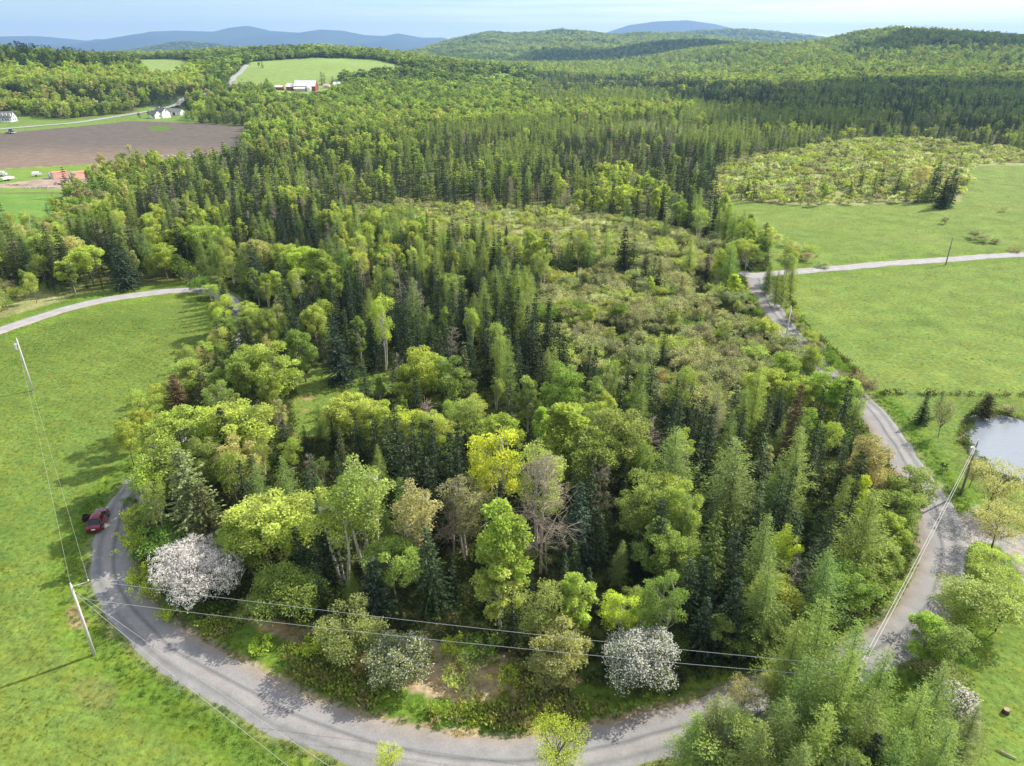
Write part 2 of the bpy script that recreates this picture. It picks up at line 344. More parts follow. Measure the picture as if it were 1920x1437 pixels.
def broadleaf(seed, H=12.0, rx=3.6, n=5200, clumps=34, L=0.30, Wd=0.22, low=0.22, stems=1, shape='oval', dense=1.0, upb=0.0, limbs=True):
    r = np.random.default_rng(seed); mb = MB()
    zc = H * (1 + low) / 2; rz = H * (1 - low) / 2
    P = []
    tries = 0
    while len(P) < clumps and tries < 6000:
        tries += 1
        v = r.normal(size=3); v /= np.linalg.norm(v); rr = r.uniform(0.25, 1.0) ** 0.55
        p = v * rr; wz = 1.0
        if shape == 'cone': wz = 0.35 + 0.65 * (1 - (p[2] + 1) / 2) ** 0.8 + 0.1
        if shape == 'dome': wz = 1.0; p[2] = abs(p[2]) * 1.0 - 0.35
        if shape == 'vase': wz = 0.45 + 0.6 * (p[2] + 1) / 2
        q = np.array([p[0] * rx * wz * 0.86, p[1] * rx * wz * 0.86, zc + p[2] * rz * 0.86])
        if all(np.linalg.norm(q - o) > rx * 0.20 for o in P): P.append(q)
    P = np.array(P); S = r.uniform(0.17, 0.34, len(P)) * rx
    offs = []
    for s in range(stems):
        a = r.uniform(0, 6.28) if stems > 1 else 0; offs.append(np.array([math.cos(a), math.sin(a), 0]) * (0.35 if stems > 1 else 0.0))
    tops = []
    for s in range(stems):
        top = np.array([offs[s][0] * (1 + H * .18), offs[s][1] * (1 + H * .18), H * 0.80]) + np.append(r.normal(size=2) * 0.25, 0)
        mid = offs[s] + (top - offs[s]) * 0.5 + np.append(r.normal(size=2) * H * 0.015, 0)
        mb.tube([offs[s] + np.array([0, 0, -0.3]), mid, top], [H * 0.0125 + .02, H * 0.009, 0.025], 6, False); tops.append((offs[s], mid, top))
    if limbs:
        for i, p in enumerate(P):
            o0, mid, top = tops[i % stems]
            hz_ = max(min(p[2] - np.hypot(p[0], p[1]) * 0.8 - 0.3, H * 0.78), H * max(low * 0.7, 0.08))
            t = hz_ / (H * 0.80); base = (o0 + (mid - o0) * t * 2) if t < .5 else (mid + (top - mid) * (t - .5) * 2)
            tubes(mb, base, p, 0.055 * (H / 12) + 0.01, 0.014, r, 3, 3, 0.05)
            for k in range(2):
                e = p + r.normal(size=3) * S[i] * 0.6; tubes(mb, base + (p - base) * 0.6, e, 0.02, 0.008, r, 2, 3, 0.06)
    w = S ** 2; w = w / w.sum(); ci = r.choice(len(P), n, p=w)
    v = r.normal(size=(n, 3)); v /= np.linalg.norm(v, axis=1, keepdims=True); v[:, 2] = np.where((v[:, 2] < 0) & (r.random(n) < 0.45), -v[:, 2], v[:, 2])
    rad = S[ci][:, None] * (r.uniform(0.2, 1.0, (n, 1)) ** 0.4) * r.uniform(0.85, 1.25, (n, 1))
    c = P[ci] + v * rad * np.array([1, 1, 0.8]); c[:, 2] = np.maximum(c[:, 2], 0.15)
    d = v * np.array([.9, .9, .3]) + r.normal(size=(n, 3)) * 0.6 + np.array([0, 0, upb])
    V, Fs = cards(c, d, L, Wd, r, .25, 1.4)
    return (mb.v, mb.f), (V, Fs)
def deadtree(seed, H=12.0, spread=2.6, n=26):
    r = np.random.default_rng(seed); mb = MB()
    mb.tube([(0, 0, -0.3), (r.normal() * .1, r.normal() * .1, H * .5), (0, 0, H)], [H * .013, H * .008, .02], 6, False)
    tw = MB()
    for i in range(n):
        q = r.uniform(0.22, 0.97); az = r.uniform(0, 6.28); l = spread * (1.15 - q) ** 0.7 * r.uniform(0.6, 1.2)
        a = np.array([0, 0, H * q]); b = a + np.array([math.cos(az) * l, math.sin(az) * l, l * r.uniform(0.0, 0.7)])
        tubes(tw, a, b, 0.05, 0.018, r, 3, 3, 0.07)
        for k in range(7):
            t = r.uniform(0.3, 1); p = a + (b - a) * t; e = p + r.normal(size=3) * l * 0.22 + np.array([math.cos(az), math.sin(az), 0.4]) * l * 0.14
            tubes(tw, p, e, 0.022, 0.01, r, 2, 3, 0.08)
            for j in range(3):
                e2 = e + r.normal(size=3) * 0.35; tubes(tw, p + (e - p) * 0.6, e2, 0.012, 0.007, r, 1, 3)
    return (mb.v, mb.f), (tw.v, tw.f)
def shrubm(seed, H=3.0, rx=1.8, n=1300, L=0.22, Wd=0.13, stems=9, low=0.12):
    r = np.random.default_rng(seed); mb = MB(); P = []
    for s in range(stems):
        az = 6.283 * s / stems + r.normal() * .3; l = rx * r.uniform(0.3, 0.85)
        b = np.array([math.cos(az) * l, math.sin(az) * l, H * r.uniform(0.55, 0.85) * (1 - 0.28 * (l / rx) ** 2)]); tubes(mb, (b[0] * .12, b[1] * .12, -0.1), b, 0.035, 0.012, r, 3, 3, 0.06)
        P.append(b)
        for k in range(3):
            e = b * np.array([1, 1, 0.8]) + r.normal(size=3) * 0.35 * rx * np.array([1, 1, .5]); e[2] = max(e[2], .3); P.append(e)
            tubes(mb, b * 0.55, e, 0.016, 0.007, r, 2, 3, 0.08)
    P = np.array(P); ci = r.integers(0, len(P), n)
    v = r.normal(size=(n, 3)); v /= np.linalg.norm(v, axis=1, keepdims=True); v[:, 2] = np.where((v[:, 2] < 0) & (r.random(n) < 0.5), -v[:, 2], v[:, 2])
    c = P[ci] + v * rx * 0.30 * r.uniform(0.3, 1.15, (n, 1)); c[:, 2] = np.maximum(c[:, 2], H * low * r.uniform(0.5, 1.5, n))
    V, Fs = cards(c, v * 0.6 + r.normal(size=(n, 3)) * 0.5 + np.array([0, 0, 0.3]), L, Wd, r, .25, 1.5)
    return (mb.v, mb.f), (V, Fs)

TM = {}   # kind -> list of (trunk mesh, crown mesh)
def reg(kind, pair, trunk_mat, crown_mat):
    (tv, tf), (cv, cf) = pair
    TM.setdefault(kind, []).append((new_mesh(kind + '_trunk', tv, tf, [trunk_mat]), new_mesh(kind + '_crown', cv, cf, [crown_mat])))
for s, (rd_, nl_, nb_, ir_, pw_, lo_) in enumerate([(1.7, 27, 7, .18, .85, .06), (1.95, 26, 7, .28, .8, .05), (2.2, 27, 8, .2, .95, .04), (1.6, 24, 6, .38, .7, .14), (2.1, 24, 6, .4, .9, .1), (1.5, 30, 7, .22, .65, .05), (2.3, 25, 8, .3, 1.05, .03), (1.8, 20, 5, .45, .75, .2)]):
    reg('spruce', conifer(100 + s, 12, rd_, nl_, nb_, irr=ir_, power=pw_, low=lo_), M_DARKB, M_NEED)
reg('spruce_wide', conifer(120, 12, 2.8, 28, 9, 0.26, 0.5, 0.2, 0.25, 0.75, 0.04), M_DARKB, M_NEED)
reg('spruce_wide', conifer(121, 12, 2.5, 28, 9, 0.26, 0.5, 0.2, 0.25, 0.8, 0.04), M_DARKB, M_NEED)
for s in range(4):
    reg('larch', conifer(140 + s, 12, 2.7, 30, 8, 0.15, 0.24, 0.07, 0.02, 0.72, 0.10, 0.42, 5, 0.14, soft=.17, face=.5), M_BARK, M_LARCH)
for s in range(3):
    reg('cedar', conifer(160 + s, 12, 2.3, 34, 9, 0.20, 0.36, 0.19, 0.02, 0.5, 0.03, 0.30, 3, 0.12), M_BARK, M_NEED)
reg('oval', broadleaf(200, 12, 3.6, 10500, 40, L=.25, Wd=.18), M_BARK, M_LEAF)
reg('oval', broadleaf(201, 12, 3.3, 9500, 30, low=0.18, L=.25, Wd=.18), M_BARK, M_LEAF)
reg('oval', broadleaf(202, 12, 3.9, 11000, 34, low=0.25, L=.25, Wd=.18), M_BARK, M_LEAF)
reg('oval', broadleaf(203, 12, 3.5, 11000, 46, L=0.23, Wd=.17), M_BARK, M_LEAF)
reg('airy', broadleaf(210, 12, 3.3, 6000, 38, L=0.21, Wd=.14, low=0.3, stems=2), M_PALE, M_LEAF)
reg('airy', broadleaf(211, 12, 3.0, 5600, 34, L=0.21, Wd=.14, low=0.35, stems=3, shape='vase'), M_PALE, M_LEAF)
reg('airy', broadleaf(212, 12, 3.4, 5000, 40, L=0.22, Wd=.14, low=0.25), M_BARK, M_LEAF)
reg('column', broadleaf(220, 12, 2.4, 9500, 44, L=0.21, Wd=.16, low=0.08, shape='cone'), M_PALE, M_LEAF)
reg('column', broadleaf(221, 12, 2.2, 9000, 40, L=0.21, Wd=.16, low=0.12), M_PALE, M_LEAF)
reg('wide', broadleaf(230, 7, 4.4, 11500, 42, low=0.05, shape='dome', L=0.22, Wd=.16), M_DARKB, M_LEAF)
reg('wide', broadleaf(231, 7, 4.0, 10000, 36, low=0.1, shape='dome', L=0.22, Wd=.16), M_DARKB, M_LEAF)
reg('orchard', broadleaf(235, 7, 3.6, 4600, 34, low=0.3, L=0.17, Wd=.12), M_DARKB, M_LEAF)
for s in range(3): reg('dead', deadtree(240 + s, 12), M_DEAD, M_DEAD)
reg('halfdead', deadtree(245, 16, 4.2, 60), M_DEAD, M_DEAD)
M_TWIG = simple('pale_twigs', (.36, .32, .25), .9, 0, .2, 4, .2)
for s in range(6): reg('shrub', shrubm(260 + s, [3, 3.4, 2.4, 3, 3.8, 2.7][s], [1.9, 1.6, 2.2, 2.0, 1.5, 1.8][s], [2600, 1800, 2400, 1500, 2000, 2600][s], .18, .12), M_TWIG, M_LEAF)
for s in range(2): reg('lowshrub', shrubm(270 + s, 1.3, 1.4, 800, 0.2, 0.13, 7, 0.1), M_BARK, M_LEAF)
# coarser versions for the distance
for s in range(5): reg('m_spruce', conifer(300 + s, 12, [1.7, 2.0, 2.4, 1.5, 2.1][s], [15, 16, 14, 15, 12][s], 6, 0.5, 0.9, 0.40, 0.25, [.7, .85, 1.0, .65, .85][s], 0.05, [.18, .3, .2, .4, .4][s], 1), M_DARKB, M_NEED)
for s in range(2): reg('m_larch', conifer(310 + s, 12, 2.4, 16, 6, 0.36, 0.55, 0.24, 0.1, 0.75, 0.08, 0.3, 3, 0.05, soft=.2, face=.6), M_BARK, M_LARCH)
for s in range(3): reg('m_oval', broadleaf(320 + s, 12, 3.6, 1100, 24, L=0.62, Wd=.46, low=0.15), M_BARK, M_LEAF)
for s in range(4): reg('m_shrub', shrubm(330 + s, 3, 1.9, 700, 0.40, 0.28, 6), M_TWIG, M_LEAF)
for s in range(3): reg('f_spruce', conifer(340 + s, 12, [1.9, 1.6, 2.2][s], 12, 5, 0.8, 1.15, 0.55, 0.25, 0.85, 0.03, 0.15, 1), M_DARKB, M_NEED)
for s in range(3): reg('f_oval', broadleaf(350 + s, 12, 4.6, 420, 16, L=1.25, Wd=.95, low=0.0, limbs=False), M_BARK, M_LEAF)
BASEH = dict(wide=7, orchard=7, shrub=3, lowshrub=1.3, m_shrub=3, halfdead=16)
BASER = dict(spruce=1.95, spruce_wide=2.7, larch=2.7, cedar=2.3, oval=3.6, airy=3.2, column=2.3, wide=4.2, orchard=3.6, dead=2.6, halfdead=4.2, shrub=1.9, lowshrub=1.5,
             m_spruce=2.0, m_larch=2.4, m_oval=3.6, m_shrub=1.9, f_spruce=2.2, f_oval=4.6)

# ------------------------------------------------------------------ layout: land uses, roads
LAND = dict(
    meadow_left=[(-9000, 640), (-200, 690), (0, 626), (120, 584), (330, 556), (398, 570), (412, 640), (392, 700), (330, 775), (285, 830), (250, 890), (240, 930), (178, 1010), (176, 1090), (220, 1165), (300, 1230), (430, 1313), (700, 1437), (900, 1560), (900, 9000), (-9000, 9000)],
    verge_left=[(-300, 700), (-200, 650), (0, 592), (120, 560), (240, 535), (330, 528), (400, 530), (400, 560), (120, 584), (0, 626), (-200, 690)],
    lawn_low=[(1905, 1110), (9000, 1110), (9000, 9000), (1700, 9000), (1765, 1437), (1850, 1330), (1840, 1240), (1880, 1170)],
    strip_low=[(700, 1437), (850, 1480), (1000, 1480), (1160, 1437), (1290, 1395), (1400, 1345), (1500, 1310), (1700, 1240), (1790, 1140), (1830, 1060), (1905, 1110), (1850, 1330), (1765, 1437), (1700, 9000), (900, 9000)],
    lawn_right=[(1642, 740), (1830, 742), (3000, 752), (9000, 800), (9000, 1110), (1905, 1110), (1830, 1060), (1775, 1040), (1772, 940), (1716, 870), (1658, 785)],
    meadow_b=[(1480, 522), (1920, 487), (3000, 405), (9000, 500), (9000, 790), (3000, 752), (1830, 740), (1640, 737), (1590, 680), (1510, 612), (1482, 560)],
    meadow_a=[(1335, 372), (1480, 386), (1600, 386), (1800, 379), (1824, 312), (1920, 306), (3000, 285), (3000, 400), (1920, 476), (1475, 509), (1442, 503), (1440, 480), (1372, 440), (1345, 410)],
    clearing=[(562, 705), (600, 690), (745, 700), (750, 740), (680, 742), (630, 762), (598, 820), (562, 825), (550, 800), (548, 760)],
    field_far=[(-9000, 350), (120, 364), (104, 400), (75, 425), (45, 452), (0, 462), (-300, 500), (-9000, 600)],
    yard=[(-9000, 312), (0, 318), (165, 308), (186, 330), (150, 362), (-9000, 350)],
    edge=[(-9000, 330), (0, 317), (200, 306), (430, 290), (462, 270), (450, 292), (400, 302), (300, 306), (180, 318), (0, 326)],
    plowed=[(-9000, 262), (0, 250), (140, 238), (250, 227), (380, 232), (470, 238), (464, 268), (430, 290), (200, 306), (0, 317), (-9000, 330)],
    houses=[(-9000, 225), (0, 214), (120, 224), (250, 212), (262, 202), (345, 202), (365, 214), (372, 231), (250, 227), (140, 238), (0, 250), (-9000, 262)],
    hay=[(468, 117), (520, 113), (600, 108), (700, 112), (800, 134), (790, 141), (745, 141), (640, 150), (640, 172), (480, 170), (432, 172), (424, 164), (440, 140), (464, 124)],
    hay_small=[(258, 112), (300, 108), (356, 115), (358, 140), (330, 150), (285, 150), (258, 132)],
    road_side=[(1440, 500), (1475, 505), (1920, 470), (3000, 395), (3000, 430), (1920, 492), (1478, 528)],
    yard_edge=[(-9000, 300), (0, 312), (170, 300), (190, 330), (150, 368), (0, 368), (-9000, 370)],
    barn_front=[(505, 160), (640, 160), (640, 176), (600, 192), (520, 192)],
    hay_slip=[(912, 140), (950, 137), (975, 150), (1010, 165), (1000, 170), (940, 152)],
)
DRIVE = [(1762, 958), (1800, 963), (1860, 978), (1925, 1003), (2200, 1060), (2300, 1200), (1960, 1180), (1925, 1110), (1905, 1060), (1870, 1022), (1830, 1016), (1812, 1035), (1800, 1080), (1795, 1120), (1745, 1160), (1760, 1050)]
MARSHES = dict(
    fen=[(1040, 520), (1160, 500), (1300, 520), (1400, 560), (1450, 610), (1500, 665), (1570, 730), (1540, 800), (1400, 810), (1250, 790), (1150, 770), (1060, 720), (1010, 640), (1010, 560)],
    marsh_mid=[(600, 415), (680, 392), (760, 386), (900, 392), (1060, 400), (1240, 425), (1320, 460), (1380, 480), (1390, 520), (1300, 520), (1160, 498), (1040, 510), (960, 480), (860, 470), (740, 450), (650, 432)],
    marsh_far=[(1340, 318), (1400, 300), (1560, 272), (1700, 285), (1820, 300), (1824, 314), (1800, 378), (1745, 378), (1600, 385), (1480, 384), (1335, 370)],
    marsh_edge=[(1480, 272), (1700, 262), (1960, 290), (3000, 285), (1824, 312), (1700, 285), (1560, 272)],
    scrub_left=[(-400, 560), (60, 545), (130, 560), (20, 592), (-300, 690)],
    scrub_farm=[(160, 312), (300, 306), (430, 292), (440, 300), (420, 320), (330, 345), (250, 400), (130, 470), (60, 500), (40, 460), (104, 400), (150, 362)],
    brush_low=[(430, 1150), (560, 1170), (700, 1190), (850, 1205), (1000, 1240), (1120, 1290), (1250, 1310), (1290, 1330), (1200, 1352), (1100, 1376), (980, 1388), (850, 1386), (740, 1372), (640, 1344), (560, 1316), (480, 1272), (400, 1222), (350, 1180)],
)
ROADS = dict(
    road=([(437, 575), (450, 612), (455, 660), (438, 715), (400, 775), (350, 828), (302, 868), (265, 905), (234, 950), (216, 1000), (210, 1050), (213, 1080), (223, 1107), (245, 1140), (281, 1178), (330, 1222), (390, 1258), (457, 1294), (547, 1342), (620, 1370), (705, 1398), (850, 1424), (980, 1430), (1110, 1408), (1200, 1386), (1290, 1360), (1410, 1316), (1480, 1288), (1560, 1258), (1660, 1212), (1715, 1166), (1752, 1110), (1766, 1060), (1765, 1010), (1757, 965), (1740, 925), (1715, 893), (1695, 862), (1672, 826), (1648, 790), (1622, 760), (1582, 725), (1545, 694), (1503, 654), (1468, 608), (1445, 575), (1428, 545), (1422, 522)], 5.0),
    side_road=([(1385, 512), (1422, 517), (1475, 511), (1570, 503), (1700, 492), (1800, 485), (1920, 477), (2150, 462)], 4.6),
    meadow_road=([(437, 580), (424, 558), (388, 546), (330, 545), (260, 553), (200, 562), (130, 578), (60, 600), (0, 620), (-150, 668)], 4.4),
    upper_road=([(-150, 256), (0, 243), (80, 236), (140, 231), (200, 222), (250, 214), (290, 207), (330, 197), (350, 184), (400, 172), (425, 165), (435, 152), (446, 140), (456, 129), (463, 122)], 7.0),
)
def smooth_line(P, step):
    P = np.array(P, float); out = []
    for i in range(len(P) - 1):
        p0, p1, p2, p3 = P[max(i - 1, 0)], P[i], P[i + 1], P[min(i + 2, len(P) - 1)]
        n = max(1, int(np.linalg.norm(p2[:2] - p1[:2]) / step))
        for k in range(n):
            t = k / n; out.append(0.5 * (2 * p1 + (p2 - p0) * t + (2 * p0 - 5 * p1 + 4 * p2 - p3) * t * t + (3 * p1 - p0 - 3 * p2 + p3) * t ** 3))
    out.append(P[-1]); return np.array(out)
RLINES = {}
for k, (pts, wd) in ROADS.items():
    w = [ground(a, b)[:2] for a, b in pts]
    RLINES[k] = (smooth_line(w, 1.2 if k != 'upper_road' else 6), wd)
def road_dist(x, y):
    x = np.asarray(x, float); y = np.asarray(y, float); best = np.full(x.shape, 1e9)
    for k, (L, wd) in RLINES.items():
        Ls = L[::2] if k != 'upper_road' else L
        for i in range(0, len(Ls) - 1):
            a = Ls[i]; b = Ls[i + 1]; ab = b - a; q = float(ab @ ab) + 1e-9
            m = (np.abs(x - a[0]) < 30) & (np.abs(y - a[1]) < 30)
            if not m.any(): continue
            t = np.clip(((x[m] - a[0]) * ab[0] + (y[m] - a[1]) * ab[1]) / q, 0, 1)
            d = np.hypot(x[m] - a[0] - ab[0] * t, y[m] - a[1] - ab[1] * t) - wd / 2
            best[m] = np.minimum(best[m], d)
    return best

# ------------------------------------------------------------------ ground sheet
def build_ground():
    ys = [-90.0]
    while ys[-1] < 26000:
        y = ys[-1]; ys.append(y + (6 if y < 10 else max(0.55, y * 0.0085)))
    ys = np.array(ys); nx = 560
    u = np.linspace(-1, 1, nx)
    X = u[None, :] * (np.maximum(ys, 0)[:, None] * 0.98 + 95); Y = np.repeat(ys[:, None], nx, 1)
    x = X.ravel(); y = Y.ravel(); z = height(x, y)
    inp = inpoly(x, y, PONDW)
    px, py, d = proj(x, y, z)
    behind = px < -9000
    px = np.where(behind, 0, px); py = np.where(behind, 5000, py)
    c = np.empty((len(x), 3)); n1 = fbm(x, y, 14, 5)[:, None]; n2 = fbm(x, y, 3.2, 9)[:, None]; n3 = fbm(x, y, 60, 12)[:, None]
    floor = np.array([0.11, 0.095, 0.05]) * (0.6 + 0.8 * n2) + np.array([0.01, 0.09, 0.0]) * n1
    c[:] = floor
    far = y > 700
    c[far] = (np.array([0.045, 0.075, 0.028]) * (0.8 + 0.4 * n1))[far]
    vf = y > 2600
    c[vf] = (np.array([0.050, 0.085, 0.035]) * (0.35 + 1.3 * fbm(x, y, 190, 21, 5)[:, None]))[vf]
    vf = y > 8000; c[vf] = (np.array([0.030, 0.048, 0.026]) * (0.2 + 1.8 * fbm(x, y * .5, 900, 25, 6)[:, None]))[vf]
    def grass(a, b, lo=.7): return np.array(a) * (1 - n1) + np.array(b) * n1
    g1 = grass((0.100, 0.170, 0.033), (0.146, 0.208, 0.044)) * (0.74 + 0.52 * n3)
    g1 = g1 * (1 + .05 * np.sin(1.9 * (x * .5 + y * .87) + 3 * n3[:, 0]))[:, None]
    for k in ('meadow_left', 'lawn_right', 'lawn_low', 'clearing'):
        m = inpoly(px, py, LAND[k]); c[m] = g1[m]
    g2 = grass((0.10, 0.17, 0.028), (0.15, 0.20, 0.045))
    for k in ('verge_left', 'strip_low'):
        m = inpoly(px, py, LAND[k]) & (y < 400); c[m] = g2[m]
    g3 = grass((0.108, 0.185, 0.036), (0.155, 0.212, 0.050)) * (0.8 + 0.4 * n2)
    for k in ('meadow_a', 'meadow_b'):
        m = inpoly(px, py, LAND[k]); c[m] = g3[m]
    m = inpoly(px, py, LAND['field_far']) & (y < 500); c[m] = (np.array([0.125, 0.235, 0.05]) * (0.9 + 0.2 * n1))[m]
    for k in MARSHES:
        m = inpoly(px, py, MARSHES[k]) & (y < 700)
        c[m] = (np.array([0.20, 0.22, 0.10]) * (0.6 + 0.8 * n2) * (0.9 if k == 'fen' else 1.15))[m]
    m = inpoly(px, py, MARSHES['brush_low']); c[m] = (np.array([0.34, 0.27, 0.18]) * (0.55 + 0.9 * n2) * (1 - .4 * n1) + np.array([0, .03, 0]) * n1)[m]
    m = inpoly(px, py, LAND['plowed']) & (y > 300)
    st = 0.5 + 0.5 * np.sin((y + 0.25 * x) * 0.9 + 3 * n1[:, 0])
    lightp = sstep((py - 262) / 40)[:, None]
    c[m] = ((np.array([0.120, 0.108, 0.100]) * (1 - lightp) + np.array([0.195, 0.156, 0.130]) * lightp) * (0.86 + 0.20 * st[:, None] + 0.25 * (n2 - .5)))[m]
    m2 = m & (np.hypot((px - 300) / 18, (py - 241) / 4) < 1 + n2[:, 0] * .6); c[m2] = (0.09, 0.15, 0.04)
    m = inpoly(px, py, LAND['edge']) & (y > 300); c[m] = (0.23, 0.24, 0.10)
    m = inpoly(px, py, LAND['houses']) & (y > 400); c[m] = (np.array([0.13, 0.21, 0.05]) * (0.85 + 0.3 * n1))[m]
    for k in ('hay', 'hay_small', 'hay_slip', 'barn_front'):
        m = inpoly(px, py, LAND[k]) & (y > 700) & (y < 1420)
        c[m] = (np.array([0.20, 0.29, 0.085]) * (0.82 + 0.36 * fbm(x, y * 0.35, 60, 31)[:, None]))[m]
    m = inpoly(px, py, LAND['yard']) & (y < 500) & (y > 300); c[m] = (0.15, 0.24, 0.05)
    for P in ([(-2000, 352), (0, 346), (60, 338), (100, 332), (160, 326), (180, 335), (150, 357), (60, 352), (0, 353)],):
        m = inpoly(px, py, P) & (y < 500) & (y > 300); c[m] = (np.array([0.30, 0.25, 0.22]) * (0.7 + 0.6 * n2))[m]
    rd = road_dist(x, y)
    m = (rd < 0.8) & (y < 700); c[m] = (0.7 * c[m] + 0.3 * np.array([0.22, 0.20, 0.16]))
    m = (rd > 0.5) & (rd < 3.2 + 2 * n1[:, 0]) & (y < 330); c[m] = (grass((0.085, 0.165, 0.022), (0.14, 0.21, 0.035)) * (0.75 + .5 * n2))[m]
    m = inpoly(px, py, DRIVE) & (y < 200); c[m] = (np.array([0.28, 0.28, 0.285]) * (0.8 + 0.4 * n2))[m]
    for (qx, qy, a, b, col) in [(146, 1168, 14, 9, (.36, .26, .20)), (140, 1148, 14, 8, (.30, .20, .14)), (1815, 965, 12, 4, (.33, .32, .25)), (1830, 953, 14, 3, (.33, .33, .25)), (1762, 915, 5, 4, (.36, .36, .28)),
                              (205, 1195, 12, 6, (.2, .2, .07)), (1885, 1337, 5, 5, (.28, .2, .16)), (575, 745, 14, 5, (.3, .24, .15)), (570, 772, 10, 4, (.24, .24, .09)), (1460, 1300, 30, 9, (.25, .2, .15))]:
        m = (np.hypot((px - qx) / a, (py - qy) / b) < 0.8 + 0.6 * n2[:, 0]) & (y < 300); c[m] = c[m] * .3 + .7 * np.array(col)
    m = np.hypot((px - 180) / 38, (py - 1300) / 32) < 0.8 + .5 * n2[:, 0]; c[m] = c[m] * .55 + .45 * np.array([.15, .15, .06])
    # pond bed and banks
    mp = np.zeros(len(x)); cx_, cy_ = np.mean(PONDW, 0)
    near = (np.hypot(x - cx_, y - cy_) < 90)
    pd = np.full(len(x), 99.0)
    PW = np.array(PONDW + [PONDW[0]])
    for i in range(len(PW) - 1):
        a, b = PW[i], PW[i + 1]; ab = b - a
        t = np.clip(((x[near] - a[0]) * ab[0] + (y[near] - a[1]) * ab[1]) / (ab @ ab), 0, 1)
        pd[near] = np.minimum(pd[near], np.hypot(x[near] - a[0] - ab[0] * t, y[near] - a[1] - ab[1] * t))
    pd = np.where(inp, -pd, pd)
    z = np.where(pd < 3, -0.1 + (z + 0.1) * np.clip(pd / 3, 0, 1), z)
    z = np.where(pd < 0.4, np.maximum(-1.6, -0.1 - (0.4 - pd) * 0.9), z)
    c[pd < 0] = (0.05, 0.055, 0.04); m = (pd >= 0) & (pd < 0.8); c[m] = (np.array([.14, .12, .08]) * (0.5 + n2))[m]
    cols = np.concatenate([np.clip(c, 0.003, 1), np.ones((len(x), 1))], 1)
    ny = len(ys); idx = np.arange(ny * nx).reshape(ny, nx)
    Fq = np.stack([idx[:-1, :-1], idx[:-1, 1:], idx[1:, 1:], idx[1:, :-1]], -1).reshape(-1, 4)
    m, n, l, o = nmat('ground')
    b = n.new('ShaderNodeBsdfPrincipled'); b.inputs['Roughness'].default_value = 0.95; b.inputs['Specular IOR Level'].default_value = 0.1
    at = n.new('ShaderNodeAttribute'); at.attribute_name = 'albedo'; tcx = n.new('ShaderNodeTexCoord'); ob = tcx.outputs['Object']
    f1 = noise_node(n, l, ob, 1.4, 6, 0.65); f2 = noise_node(n, l, ob, 0.16, 3, 0.6); f3 = noise_node(n, l, ob, 0.45, 4, 0.6)
    g = mrange(n, l, f1, 0.3, 0.7, 0.66, 1.34); g2_ = mrange(n, l, f2, 0.3, 0.7, 0.85, 1.15)
    mm = n.new('ShaderNodeMath'); mm.operation = 'MULTIPLY'; l.new(g, mm.inputs[0]); l.new(g2_, mm.inputs[1])
    c1 = mulc(n, l, at.outputs['Color'], mm.outputs[0])
    w = n.new('ShaderNodeVectorMath'); w.operation = 'MULTIPLY'; l.new(c1, w.inputs[0]); w.inputs[1].default_value = (1.3, 1.05, 0.75)
    c2 = mixc(n, l, mrange(n, l, f3, 0.45, 0.62, 0, 0.7), c1, w.outputs[0]); l.new(c2, b.inputs['Base Color'])
    bp = n.new('ShaderNodeBump'); bp.inputs['Strength'].default_value = 0.7; bp.inputs['Distance'].default_value = 0.25; l.new(f1, bp.inputs['Height']); l.new(bp.outputs[0], b.inputs['Normal'])
    l.new(b.outputs[0], o.inputs[0])
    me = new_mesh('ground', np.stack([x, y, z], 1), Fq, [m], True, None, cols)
    tag(link('ground', me), kind='structure')
build_ground()

